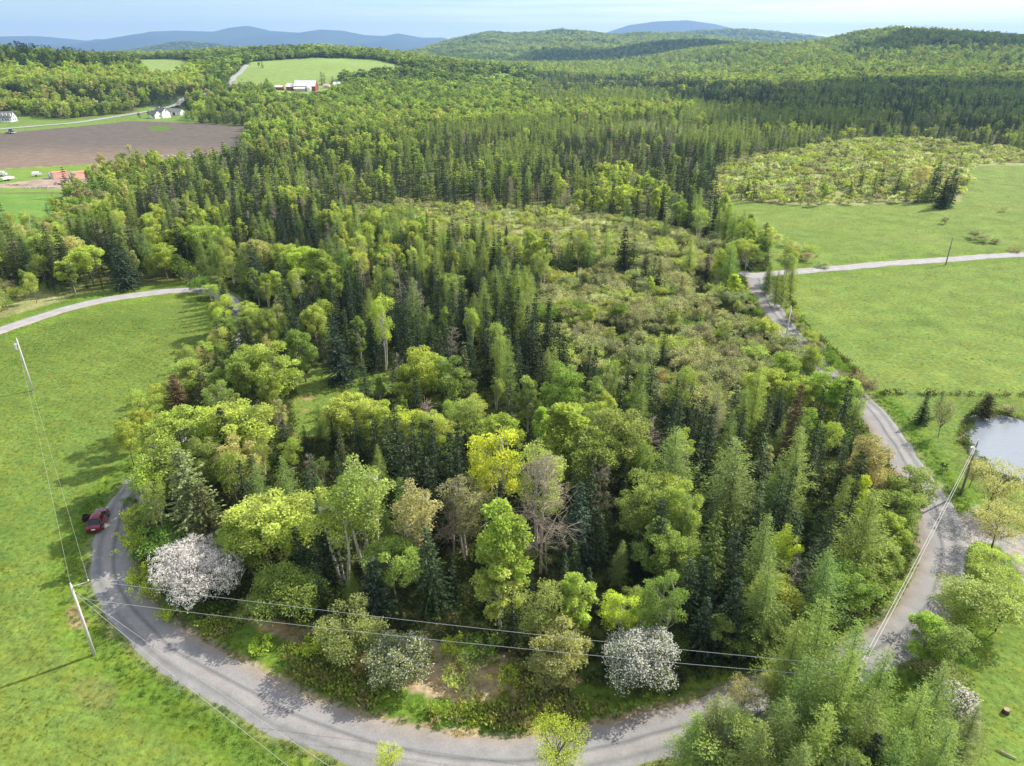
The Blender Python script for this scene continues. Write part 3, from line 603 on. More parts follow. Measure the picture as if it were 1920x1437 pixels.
# ------------------------------------------------------------------ roads, pond
def road_material(dark):
    m, n, l, o = nmat('gravel_road')
    b = n.new('ShaderNodeBsdfPrincipled'); b.inputs['Roughness'].default_value = 0.95; b.inputs['Specular IOR Level'].default_value = 0.15
    uv = n.new('ShaderNodeUVMap'); uv.uv_map = 'UVMap'; s = n.new('ShaderNodeSeparateXYZ'); l.new(uv.outputs[0], s.inputs[0])
    tcx = n.new('ShaderNodeTexCoord'); ob = tcx.outputs['Object']
    wob = noise_node(n, l, ob, 0.12, 3); a = n.new('ShaderNodeMath'); a.operation = 'MULTIPLY_ADD'; l.new(wob, a.inputs[0]); a.inputs[1].default_value = 0.16; l.new(s.outputs['X'], a.inputs[2])
    r = n.new('ShaderNodeValToRGB'); e = r.color_ramp.elements
    base = (0.250, 0.250, 0.248) if dark else (0.335, 0.337, 0.342)
    tr = 0.70 if dark else 0.88
    pts = [(0.0, 1.05, (1.05, .98, .95)), (0.16, 1.02, (1, 1, 1)), (0.30, tr, (1, 1, 1.02)), (0.40, 1.0, (1.03, 1, 1)), (0.52, 1.04, (1.04, .99, .99)), (0.60, 0.60 if dark else .82, (.98, .98, 1.03)), (0.66, 0.95, (1, 1, 1.02)), (0.82, 0.97, (1.03, .98, 1)), (1.0, 0.92, (1.1, .97, .85))]
    while len(e) < len(pts): e.new(0.5)
    for i, (p, v, t) in enumerate(pts): e[i].position = p; e[i].color = (base[0] * v * t[0], base[1] * v * t[1], base[2] * v * t[2], 1)
    l.new(a.outputs[0], r.inputs[0])
    f1 = noise_node(n, l, ob, 6.0, 5, 0.7); f2 = noise_node(n, l, ob, 0.5, 4, 0.6)
    mm = n.new('ShaderNodeMath'); mm.operation = 'MULTIPLY'; l.new(mrange(n, l, f1, 0.3, 0.7, 0.86, 1.14), mm.inputs[0]); l.new(mrange(n, l, f2, 0.3, 0.7, 0.86, 1.12), mm.inputs[1])
    l.new(mulc(n, l, r.outputs[0], mm.outputs[0]), b.inputs['Base Color'])
    bp = n.new('ShaderNodeBump'); bp.inputs['Strength'].default_value = 0.5; bp.inputs['Distance'].default_value = 0.05; l.new(f1, bp.inputs['Height']); l.new(bp.outputs[0], b.inputs['Normal'])
    l.new(b.outputs[0], o.inputs[0]); return m
MR1, MR2 = road_material(True), road_material(False)
for i_r, (k, (L, wd)) in enumerate(RLINES.items()):
    na = 12; T = np.gradient(L, axis=0); T /= np.linalg.norm(T, axis=1, keepdims=True) + 1e-9; Nn = np.stack([-T[:, 1], T[:, 0]], 1)
    s = np.linspace(-1, 1, na + 1); V = []; UV = []
    along = np.concatenate([[0], np.cumsum(np.linalg.norm(np.diff(L, axis=0), axis=1))])
    for i, p in enumerate(L):
        e1 = (fbm(np.array([p[0]]), np.array([p[1]]), 2.5, 41)[0] - .5) * 1.6; e2 = (fbm(np.array([p[0]]), np.array([p[1]]), 2.5, 47)[0] - .5) * 1.6
        hw = wd / 2
        if k == 'road': hw += 0.9 * math.exp(-((p[0] - L[-1][0]) ** 2 + (p[1] - L[-1][1]) ** 2) / 60)
        q = p[None, :] + Nn[i][None, :] * (s * (hw + np.where(s < 0, e1, e2) * np.abs(s) ** 6))[:, None]
        zz = height(q[:, 0], q[:, 1])
        zc = np.full(na + 1, hz(p[0], p[1])) if k == 'upper_road' else zz
        lift = 0.35 if k == 'upper_road' else (0.055 + 0.004 * i_r)
        rut = -0.03 * (np.exp(-((s + .38) / .12) ** 2) + np.exp(-((s - .25) / .1) ** 2))
        zz = zc + lift + 0.05 * (1 - s * s) + rut - 0.10 * (np.abs(s) > .97)
        V.append(np.column_stack([q, zz])); UV.append(np.column_stack([(s + 1) / 2, np.full(na + 1, along[i] / 5)]))
    V = np.concatenate(V); UV = np.concatenate(UV); idx = np.arange(len(V)).reshape(len(L), na + 1)
    Fq = np.stack([idx[:-1, :-1], idx[:-1, 1:], idx[1:, 1:], idx[1:, :-1]], -1).reshape(-1, 4)[:, ::-1]
    tag(link(k, new_mesh(k, V, Fq.copy(), [MR1 if k == 'road' else MR2], True, UV)), kind='structure')

m, n, l, o = nmat('pond_water')
b = n.new('ShaderNodeBsdfPrincipled'); b.inputs['Base Color'].default_value = (0.24, 0.27, 0.31, 1); b.inputs['Roughness'].default_value = 0.06; b.inputs['IOR'].default_value = 1.33  # milky base colour stands in for the bright sky reflected in the water
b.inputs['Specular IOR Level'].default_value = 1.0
tcx = n.new('ShaderNodeTexCoord'); mpn = n.new('ShaderNodeMapping'); mpn.inputs['Scale'].default_value = (0.5, 1.6, 1); mpn.inputs['Rotation'].default_value = (0, 0, 0.5); l.new(tcx.outputs['Object'], mpn.inputs[0])
f = noise_node(n, l, mpn.outputs[0], 1.0, 4, 0.6); bp = n.new('ShaderNodeBump'); bp.inputs['Strength'].default_value = 0.5; bp.inputs['Distance'].default_value = 0.14
l.new(f, bp.inputs['Height']); l.new(bp.outputs[0], b.inputs['Normal']); l.new(b.outputs[0], o.inputs[0])
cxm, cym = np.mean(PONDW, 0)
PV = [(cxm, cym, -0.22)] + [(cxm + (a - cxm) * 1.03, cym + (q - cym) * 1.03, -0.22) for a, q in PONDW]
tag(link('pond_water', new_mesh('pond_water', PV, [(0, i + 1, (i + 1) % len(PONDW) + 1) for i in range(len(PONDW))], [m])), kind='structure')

# ------------------------------------------------------------------ planting plan
PAL = dict(
    S=dict(dark=((.030, .050, .022), 'dark green'), mid=((.050, .080, .030), 'green'), olive=((.085, .10, .04), 'olive green'), blue=((.036, .064, .040), 'bluish green'), rust=((.11, .075, .045), 'rusty brown'), lightg=((.085, .125, .03), 'yellowish green')),
    L=dict(pale=((.150, .20, .058), 'pale green'), soft=((.118, .168, .052), 'soft green'), grey=((.14, .155, .075), 'grey green')),
    B=dict(yellow=((.225, .272, .066), 'yellow green'), lime=((.205, .275, .058), 'lime green'), green=((.145, .20, .052), 'fresh green'), deep=((.095, .14, .038), 'deep green'), olive=((.17, .215, .062), 'olive green'), tan=((.25, .25, .12), 'tan budding'), grey=((.17, .18, .11), 'greyish'), rust=((.22, .165, .07), 'rusty red'), gold=((.26, .315, .04), 'golden yellow')),
    b=dict(greyg=((.195, .215, .12), 'grey green'), yellow=((.225, .275, .085), 'yellowish'), brown=((.19, .188, .13), 'greyish brown'), green=((.105, .175, .035), 'green'), cream=((.275, .31, .175), 'cream tinged'), rust=((.20, .11, .07), 'rusty'), lime=((.27, .33, .045), 'lime green')),
    D=dict(bare=((.3, .28, .25), 'bare grey'),))
CATS = dict(S=('spruce_tree', 'spruce'), L=('larch_tree', 'larch'), B=('broadleaf_tree', 'broadleaf tree'), b=('shrub', 'shrub'), D=('dead_tree', 'dead tree'))
for _k, _f in dict(S=1.3, L=2.05, B=1.85, b=1.95).items():
    for _n in PAL[_k]: PAL[_k][_n] = (tuple(c * _f for c in PAL[_k][_n][0]), PAL[_k][_n][1])
TREES = []
def T(ty, x, y, H, pal, mesh, w=1.0, hand=False, rz=None):
    TREES.append([ty, x, y, H, pal, mesh, w, hand, R.uniform(0, 6.28) if rz is None else rz])
def top(ty, px, py, H, pal, mesh, width=None, hand=True):
    """tree whose top is seen at a pixel of the photograph: stands where the plane at its own height is met"""
    x, y = plane_hit(px, py, H); w = 1.0
    if width: w = (width / 2) / (BASER[mesh] * H / BASEH.get(mesh, 12))
    T(ty, x, y, H, pal, mesh, w, hand)
HAND = [
    # front edge of the wood
    ('B', 525, 1062, 7, 'green', 'wide', 8), ('L', 340, 842, 13, 'grey', 'cedar', 6.0), ('b', 296, 985, 4.5, 'green', 'shrub', 5.5), ('B', 268, 945, 5, 'green', 'oval', 4.5), ('S', 375, 905, 11, 'olive', 'cedar', 4.5),
    ('B', 505, 925, 11, 'yellow', 'oval', 9.5), ('B', 450, 960, 9, 'lime', 'oval', 7), ('S', 470, 850, 12, 'mid', 'spruce_wide', 4.6), ('S', 560, 985, 9, 'dark', 'spruce', 4), ('S', 600, 960, 10, 'dark', 'spruce', 4),
    ('B', 675, 862, 16, 'olive', 'airy', 9.5), ('B', 625, 905, 14, 'yellow', 'airy', 8), ('B', 775, 905, 13.5, 'tan', 'airy', 7.5), ('S', 808, 985, 11.5, 'mid', 'spruce_wide', 5), ('S', 690, 1050, 8, 'blue', 'spruce_wide', 5.2), ('B', 735, 1010, 9, 'green', 'oval', 6),
    ('B', 938, 918, 16.5, 'lime', 'column', 6.8), ('B', 935, 1035, 10, 'yellow', 'column', 5.5), ('D', 1018, 850, 16.5, 'bare', 'halfdead', 8.5), ('B', 1012, 815, 16, 'olive', 'airy', 6.5), ('B', 925, 795, 15.5, 'gold', 'airy', 7.5),
    ('S', 1090, 905, 12, 'blue', 'spruce_wide', 5), ('B', 1086, 1070, 9, 'lime', 'column', 4.4), ('B', 1165, 1112, 6.5, 'gold', 'airy', 4.5), ('B', 1254, 1068, 10.5, 'green', 'airy', 4.6), ('B', 1015, 1090, 9, 'olive', 'airy', 5),
    ('S', 1340, 955, 12.5, 'lightg', 'spruce_wide', 5.2), ('L', 1440, 965, 13, 'soft', 'larch', 6.5), ('L', 1505, 803, 14, 'pale', 'larch', 6), ('L', 1390, 830, 14, 'soft', 'larch', 9.5), ('L', 1638, 925, 13.5, 'pale', 'larch', 8.5), ('L', 1262, 805, 14, 'soft', 'larch', 8.5),
    ('B', 1618, 884, 9, 'gold', 'oval', 4.2), ('B', 1642, 850, 7.5, 'rust', 'airy', 6.5), ('B', 1718, 878, 8, 'olive', 'oval', 6.5), ('B', 1690, 920, 7, 'green', 'oval', 6), ('S', 1498, 722, 15, 'rust', 'cedar', 3.2), ('S', 1552, 733, 15, 'dark', 'spruce', 3.4), ('S', 1322, 742, 12, 'dark', 'spruce', 3.2), ('S', 1392, 760, 9, 'dark', 'spruce', 3),
    ('B', 1066, 735, 15, 'lime', 'column', 8.5), ('B', 1165, 760, 13.5, 'cream' if False else 'olive', 'oval', 10), ('B', 1120, 800, 12, 'green', 'oval', 8), ('B', 1215, 880, 12, 'green', 'oval', 7), ('B', 1235, 975, 9, 'green', 'oval', 6.5), ('B', 1250, 885, 10, 'yellow', 'airy', 6),
    ('B', 1290, 900, 11, 'yellow', 'oval', 5.5), ('B', 1460, 1080, 8, 'yellow', 'oval', 6), ('B', 1480, 990, 9, 'gold', 'airy', 5), ('B', 1270, 1000, 9, 'green', 'oval', 6), ('S', 1385, 985, 12, 'dark', 'spruce', 4), ('S', 1300, 1050, 10, 'mid', 'spruce', 4), ('S', 1565, 950, 11, 'dark', 'spruce', 3.6), ('S', 1530, 1010, 11, 'dark', 'spruce', 4), ('S', 1500, 960, 11, 'mid', 'spruce', 3.4),
    ('S', 1380, 1080, 10, 'dark', 'spruce_wide', 4.6), ('S', 1330, 1120, 8, 'dark', 'spruce_wide', 4.2), ('B', 1500, 1130, 6, 'green', 'oval', 5), ('B', 1425, 1160, 5.5, 'deep', 'oval', 5), ('B', 1365, 1150, 6, 'green', 'oval', 4.6), ('L', 1455, 1050, 12, 'soft', 'larch', 6), ('L', 1560, 1030, 11, 'soft', 'larch', 6),
    ('B', 1600, 1060, 7, 'green', 'oval', 6), ('B', 1655, 1010, 6.5, 'olive', 'oval', 6), ('B', 1680, 960, 6.5, 'yellow', 'oval', 5), ('S', 1250, 930, 12, 'dark', 'spruce', 4),
    # middle of the wood
    ('S', 628, 598, 12.5, 'blue', 'spruce_wide', 6.4), ('B', 711, 543, 16, 'lime', 'airy', 5.2), ('B', 505, 642, 12, 'yellow', 'oval', 9.5), ('B', 560, 610, 11, 'green', 'oval', 7), ('B', 430, 748, 12, 'yellow', 'oval', 10), ('S', 412, 765, 12, 'dark', 'spruce_wide', 4.4),
    ('B', 330, 760, 12, 'yellow', 'oval', 9), ('B', 300, 825, 11, 'olive', 'oval', 8.5), ('B', 270, 860, 9.5, 'lime', 'airy', 7.5), ('B', 355, 668, 9, 'yellow', 'airy', 6.5), ('S', 376, 690, 10, 'olive', 'cedar', 4), ('S', 322, 705, 9, 'rust', 'cedar', 4.2),
    ('B', 650, 735, 9, 'yellow', 'oval', 7), ('B', 690, 748, 9, 'yellow', 'oval', 6), ('B', 725, 752, 8.5, 'yellow', 'oval', 6), ('B', 765, 763, 8, 'gold', 'airy', 5.5), ('B', 800, 768, 8, 'yellow', 'oval', 5.5), ('B', 832, 776, 8, 'yellow', 'airy', 5),
    ('S', 738, 752, 12, 'dark', 'spruce', 3.8), ('S', 775, 778, 12, 'mid', 'spruce', 3.6), ('S', 792, 786, 12, 'dark', 'spruce', 3.4), ('S', 808, 782, 12.5, 'dark', 'spruce', 3.4), ('S', 700, 786, 10, 'dark', 'spruce', 3.8), ('S', 857, 790, 11, 'dark', 'spruce', 3.4), ('S', 720, 775, 11, 'mid', 'spruce', 4),
    ('B', 790, 650, 11, 'yellow', 'oval', 8), ('B', 845, 668, 10, 'green', 'oval', 7), ('B', 760, 680, 9, 'yellow', 'oval', 6), ('B', 880, 575, 10, 'yellow', 'airy', 4.6), ('B', 935, 770, 11, 'lime', 'oval', 6), ('B', 870, 740, 9, 'olive', 'airy', 6),
    ('S', 1000, 590, 12, 'dark', 'spruce', 4.4), ('S', 970, 625, 11, 'dark', 'spruce', 4), ('S', 1020, 655, 10, 'mid', 'spruce', 3.8), ('S', 955, 615, 10, 'dark', 'spruce', 3.6), ('S', 870, 640, 12, 'olive', 'spruce', 4), ('S', 1180, 670, 8, 'dark', 'spruce', 3), ('S', 1215, 660, 10, 'olive', 'spruce', 3), ('S', 1152, 690, 8, 'mid', 'spruce', 2.8), ('S', 1120, 690, 7, 'mid', 'spruce', 2.8), ('S', 1090, 700, 8, 'dark', 'spruce', 3),
    ('L', 950, 480, 13, 'pale', 'larch', 7), ('L', 985, 500, 13, 'pale', 'larch', 7), ('L', 925, 500, 12, 'soft', 'larch', 6),
    ('S', 1022, 438, 12, 'dark', 'spruce', 4.4), ('S', 1035, 446, 11, 'dark', 'spruce', 4), ('S', 1048, 458, 9, 'mid', 'spruce', 4), ('S', 1072, 432, 11, 'dark', 'spruce', 4), ('S', 1093, 465, 6, 'dark', 'spruce', 3), ('S', 1090, 515, 6, 'olive', 'spruce', 3), ('S', 1175, 425, 13, 'dark', 'spruce_wide', 6), ('S', 1190, 442, 11, 'mid', 'spruce', 4.4), ('S', 1212, 480, 8, 'dark', 'spruce', 4), ('S', 1225, 488, 7, 'mid', 'spruce', 3.6), ('S', 1238, 485, 8, 'dark', 'spruce', 3.4),
    ('S', 1279, 516, 7.5, 'rust', 'spruce', 3.4), ('D', 1098, 400, 15, 'bare', 'dead', 4.2), ('D', 1040, 418, 12, 'bare', 'dead', 3.4), ('L', 1298, 445, 10, 'pale', 'larch', 5), ('D', 1335, 460, 9, 'bare', 'dead', 4.2), ('B', 1355, 480, 8, 'gold', 'oval', 5.5), ('B', 1380, 508, 7.5, 'gold', 'column', 4), ('D', 745, 660, 10, 'bare', 'dead', 4), ('D', 800, 745, 9, 'bare', 'dead', 4.5), ('D', 1500, 1045, 9, 'bare', 'dead', 4.5),
    ('D', 845, 905, 11, 'bare', 'dead', 5), ('B', 870, 890, 12, 'grey', 'airy', 6.5), ('B', 1560, 690, 9, 'lime', 'oval', 6), ('B', 1525, 643, 8, 'lime', 'oval', 5.5), ('B', 1480, 660, 7, 'lime', 'oval', 6.5), ('B', 1440, 690, 8, 'yellow', 'oval', 8), ('B', 1590, 700, 9, 'pale' if False else 'lime', 'column', 5), ('B', 1500, 700, 8, 'lime', 'oval', 7),
    # right meadow and road
    ('L', 1450, 487, 9, 'soft', 'larch', 3.6), ('L', 1464, 505, 9, 'pale', 'larch', 3.8), ('L', 1475, 512, 8.5, 'pale', 'larch', 3.6), ('L', 1443, 500, 7, 'soft', 'larch', 3.4), ('S', 1740, 742, 5, 'dark', 'spruce_wide', 3.0), ('S', 1769, 735, 4.5, 'dark', 'spruce', 1.9), ('S', 1859, 738, 4.5, 'olive', 'cedar', 3.6), ('B', 1780, 748, 6.5, 'grey', 'orchard', 3.2),
    ('B', 1388, 446, 8.5, 'lime', 'airy', 6), ('B', 1405, 452, 8, 'yellow', 'airy', 6), ('B', 1420, 460, 7, 'green', 'airy', 5), ('B', 1402, 442, 8, 'lime', 'airy', 5),
    # yard trees on the right
    ('B', 1880, 872, 7, 'tan', 'orchard', 8), ('B', 1888, 948, 6.5, 'tan', 'orchard', 7), ('B', 1835, 860, 4.5, 'grey', 'orchard', 4), ('B', 1882, 1035, 6, 'yellow', 'airy', 6.5), ('B', 1852, 1080, 7.5, 'olive', 'airy', 8.5), ('B', 1820, 1120, 5, 'yellow', 'orchard', 6), ('B', 1758, 1155, 6.5, 'lime', 'oval', 5.2), ('B', 1790, 1165, 7, 'olive', 'airy', 4.6), ('B', 1898, 1100, 6, 'yellow', 'orchard', 6), ('b', 1770, 1230, 3, 'greyg', 'shrub', 4),
    # larches at the near road
    ('L', 1562, 1122, 14.5, 'soft', 'larch', 6.6), ('L', 1500, 1148, 12.5, 'pale', 'larch', 5), ('L', 1620, 1172, 14, 'soft', 'larch', 6), ('L', 1596, 1215, 13.5, 'pale', 'larch', 5.6), ('L', 1668, 1220, 12.5, 'soft', 'larch', 5), ('L', 1530, 1235, 12, 'soft', 'larch', 5.6), ('L', 1787, 1250, 12, 'soft', 'larch', 5.4), ('L', 1735, 1290, 12, 'pale', 'larch', 5), ('L', 1645, 1300, 12, 'soft', 'larch', 5.6),
    ('L', 1470, 1320, 10.5, 'soft', 'larch', 5.4), ('L', 1345, 1305, 8.5, 'grey', 'larch', 4.6), ('B', 1375, 1345, 7.5, 'olive', 'airy', 6), ('L', 1425, 1355, 9.5, 'pale', 'larch', 5), ('L', 1560, 1330, 11.5, 'pale', 'larch', 5.4), ('L', 1700, 1370, 11, 'soft', 'larch', 5.4), ('L', 1790, 1350, 11, 'soft', 'larch', 5), ('S', 1645, 1385, 9, 'dark', 'spruce_wide', 4.4), ('L', 1310, 1345, 7.5, 'pale', 'larch', 4.4), ('L', 1520, 1400, 10, 'soft', 'larch', 5), ('B', 1600, 1410, 9, 'green', 'airy', 5), ('L', 1830, 1330, 7, 'grey', 'larch', 3.6), ('S', 1590, 1370, 9, 'mid', 'spruce_wide', 4), ('L', 1755, 1415, 9, 'soft', 'larch', 4.6), ('S', 1700, 1420, 8, 'mid', 'spruce_wide', 4),
    ('B', 1045, 1368, 5.5, 'gold', 'orchard', 5.6), ('B', 727, 1400, 3.5, 'gold', 'orchard', 2.6), ('B', 1400, 1280, 4, 'tan', 'orchard', 3.5), ('B', 1460, 1262, 4.5, 'tan', 'airy', 3.2),
    # far left edge
    ('b', 345, 484, 6.5, 'green', 'shrub', 6), ('b', 372, 512, 5, 'green', 'shrub', 5.5), ('L', 412, 520, 8, 'pale', 'larch', 4), ('L', 403, 560, 8, 'pale', 'larch', 3.8), ('B', 400, 600, 6, 'olive', 'airy', 3.4), ('L', 418, 580, 7, 'soft', 'larch', 3.6), ('B', 392, 530, 5, 'lime', 'airy', 4),
    ('S', 428, 612, 9, 'dark', 'spruce', 3.4), ('S', 445, 600, 10, 'dark', 'spruce', 3.6), ('S', 420, 655, 9, 'dark', 'spruce', 3.6), ('S', 440, 640, 10, 'mid', 'spruce', 3.8), ('S', 425, 700, 8, 'dark', 'spruce', 4),
    ('S', 12, 420, 15, 'olive', 'spruce_wide', 6), ('S', 35, 445, 12, 'mid', 'spruce_wide', 5), ('S', 80, 420, 14, 'olive', 'spruce_wide', 7), ('S', 100, 425, 14, 'mid', 'spruce_wide', 5), ('B', 128, 435, 12, 'tan', 'airy', 7), ('B', 155, 455, 11, 'yellow', 'oval', 8), ('B', 120, 478, 9, 'yellow', 'oval', 8), ('S', 215, 440, 14, 'blue', 'spruce_wide', 7.5), ('S', 240, 425, 12, 'dark', 'spruce', 5),
    ('B', 290, 420, 12, 'yellow', 'oval', 8), ('B', 325, 417, 12.5, 'yellow', 'oval', 8.5), ('B', 365, 415, 12.5, 'yellow', 'oval', 9), ('B', 400, 420, 12, 'lime', 'oval', 7), ('B', 300, 455, 10, 'lime', 'oval', 8), ('B', 470, 440, 14, 'tan', 'oval', 6.5), ('S', 472, 455, 14, 'blue', 'spruce_wide', 6.5), ('B', 530, 448, 13, 'yellow', 'oval', 8), ('B', 560, 455, 13, 'lime', 'oval', 8), ('B', 600, 465, 13, 'olive', 'oval', 8), ('B', 615, 505, 10, 'lime', 'oval', 6), ('B', 585, 455, 14, 'yellow', 'column', 6),
    # far
    ('S', 1765, 302, 15, 'dark', 'spruce_wide', 7), ('S', 1790, 318, 14, 'dark', 'spruce_wide', 7), ('S', 1800, 316, 13, 'dark', 'spruce', 5), ('S', 1778, 330, 12, 'dark', 'spruce_wide', 6), ('S', 1755, 315, 13, 'dark', 'spruce', 5), ('B', 1735, 305, 12, 'tan', 'airy', 9), ('S', 1660, 318, 11, 'dark', 'spruce', 4.5), ('S', 1690, 318, 10, 'olive', 'spruce', 4.5), ('S', 1645, 325, 9, 'dark', 'spruce', 4), ('S', 1620, 315, 9, 'olive', 'spruce', 4), ('S', 1598, 340, 7, 'dark', 'spruce', 3.5), ('S', 1406, 335, 7, 'dark', 'spruce', 3.2),
    ('b', 1453, 436, 2.8, 'cream', 'shrub', 4.5), ('b', 1475, 445, 2.8, 'yellow', 'shrub', 4.5), ('b', 1493, 452, 2.5, 'cream', 'shrub', 4.5), ('b', 1522, 457, 2.5, 'yellow', 'shrub', 4.2), ('b', 1480, 470, 2.6, 'cream', 'shrub', 5), ('b', 1516, 470, 3.0, 'brown', 'shrub', 4.2), ('b', 1545, 490, 1.8, 'greyg', 'shrub', 3.6), ('b', 1502, 474, 2.2, 'yellow', 'shrub', 4),
    ('b', 1776, 408, 2.4, 'brown', 'shrub', 3.6), ('b', 1830, 432, 2.6, 'greyg', 'shrub', 5), ('b', 1848, 440, 2.4, 'greyg', 'shrub', 5), ('b', 1868, 446, 1.8, 'brown', 'shrub', 3.4), ('b', 1905, 466, 1.2, 'brown', 'lowshrub', 4), ('b', 1885, 385, 2.4, 'greyg', 'shrub', 3), ('b', 1896, 762, 1.7, 'brown', 'lowshrub', 2.8),
]
for h in HAND: top(*h)
BLOS = [(372, 1006, 7.3, 10.6), (1205, 1172, 7.4, 7.8), (748, 1188, 6.0, 6.6), (652, 1140, 6.6, 8.6), (1046, 1176, 6.8, 6.8)]
HX = np.array([[t[1], t[2], BASER[t[5]] * t[3] / BASEH.get(t[5], 12) * t[6]] for t in TREES] + [[*plane_hit(a_, b_, c_), 4.2] for a_, b_, c_, d_ in BLOS])

def pick(r, table):
    s = r.random() * sum(w for w, _ in table)
    for w, v in table:
        s -= w
        if s <= 0: return v
    return table[-1][1]
MIX = dict(
    belt=[(8.0, ('S', 10.5, 'dark')), (2.0, ('S', 9.5, 'mid')), (.8, ('S', 10, 'olive')), (1.6, ('S', 11, 'blue')), (1.0, ('L', 11, 'pale')), (.8, ('L', 11, 'soft')), (.7, ('B', 10, 'green')), (.45, ('D', 10, 'bare')), (.12, ('S', 9, 'rust')), (.6, ('B', 10, 'olive'))],
    mixed=[(5.5, ('S', 10.5, 'dark')), (2.4, ('S', 10, 'mid')), (.8, ('S', 9, 'olive')), (1.6, ('L', 11, 'soft')), (1.2, ('L', 11, 'pale')), (1.3, ('B', 10, 'yellow')), (1.3, ('B', 10, 'green')), (1.2, ('B', 10, 'olive')), (.7, ('B', 9.5, 'lime')), (.35, ('D', 9, 'bare')), (.3, ('B', 10, 'tan')), (.8, ('B', 8, 'deep')), (.2, ('B', 10, 'grey'))],
    leafy=[(2, ('B', 10, 'yellow')), (2, ('B', 10, 'green')), (1.6, ('B', 10, 'lime')), (1.4, ('B', 10, 'olive')), (4.2, ('S', 10.5, 'dark')), (1.8, ('S', 10, 'mid')), (.6, ('B', 10, 'tan')), (.5, ('L', 10, 'pale')), (.2, ('D', 9, 'bare'))],
    fen=[(5, ('b', 4.0, 'greyg')), (1.6, ('b', 4.2, 'yellow')), (.8, ('b', 3.4, 'brown')), (1.0, ('b', 3.6, 'green')), (1.6, ('b', 3.2, 'cream')), (.12, ('b', 2.4, 'rust')), (.45, ('B', 5.5, 'olive')), (.35, ('B', 5.5, 'yellow')), (.4, ('S', 6.5, 'dark')), (.12, ('S', 5, 'olive')), (.12, ('D', 6, 'bare'))],
    marsh=[(4, ('b', 3.4, 'yellow')), (4, ('b', 3.4, 'greyg')), (2, ('b', 3.0, 'cream')), (.5, ('b', 2.6, 'brown')), (.35, ('L', 6, 'pale')), (.25, ('S', 6, 'dark')), (.15, ('B', 5, 'yellow')), (.06, ('D', 9, 'bare'))],
    marshf=[(5, ('b', 3.2, 'yellow')), (4, ('b', 3.2, 'greyg')), (4, ('b', 3.2, 'cream')), (1, ('b', 3, 'brown')), (.5, ('S', 7, 'dark')), (.3, ('B', 6, 'tan')), (.3, ('B', 6, 'yellow'))],
    brush=[(4, ('b', 1.2, 'lime')), (1.6, ('b', 1.6, 'yellow')), (2, ('b', 1.5, 'green')), (.5, ('b', 1.0, 'cream'))],
    scrub=[(3, ('b', 4, 'yellow')), (2, ('b', 4, 'green')), (1.6, ('B', 8, 'yellow')), (1.6, ('B', 8, 'olive')), (1.2, ('B', 8, 'green')), (.8, ('B', 8, 'tan')), (.5, ('S', 7, 'dark')), (.6, ('b', 4, 'brown'))],
    swamp=[(5, ('S', 8.5, 'dark')), (2.0, ('S', 8, 'mid')), (1.3, ('L', 9, 'pale')), (1.6, ('L', 9, 'soft')), (1.0, ('B', 8, 'olive')), (.8, ('B', 8, 'yellow')), (.8, ('S', 9, 'olive')), (.5, ('D', 9, 'bare')), (.3, ('B', 9, 'grey'))],
    hillleft=[(4, ('S', 13, 'dark')), (2.4, ('S', 13, 'mid')), (2, ('B', 12, 'yellow')), (2, ('B', 12, 'olive')), (1.4, ('B', 12, 'green')), (.8, ('B', 12, 'tan')), (.6, ('B', 12, 'deep'))],
    hilltop=[(5, ('S', 13, 'dark')), (2, ('S', 13, 'mid')), (1, ('B', 13, 'green')), (1, ('B', 12, 'deep')), (.5, ('L', 12, 'soft'))],
    hillmid=[(3, ('B', 13, 'yellow')), (2, ('B', 13, 'lime')), (2, ('B', 13, 'olive')), (.8, ('S', 12, 'dark')), (.8, ('B', 12, 'tan'))],
    maples=[(3, ('B', 12, 'green')), (2, ('B', 12, 'deep')), (1.5, ('B', 12, 'lime')), (.8, ('B', 11, 'yellow')), (.6, ('S', 11, 'dark')), (.5, ('B', 10, 'tan'))],
    farhill=[(2.4, ('B', 12, 'green')), (3.2, ('B', 12, 'olive')), (3.6, ('B', 12, 'yellow')), (1.6, ('B', 12, 'lime')), (.7, ('B', 12, 'deep')), (.6, ('S', 12, 'dark')), (.5, ('B', 11, 'tan'))],
    darkhill=[(3, ('B', 12, 'deep')), (2, ('B', 12, 'green')), (2, ('S', 12, 'dark')), (1, ('B', 12, 'olive'))])
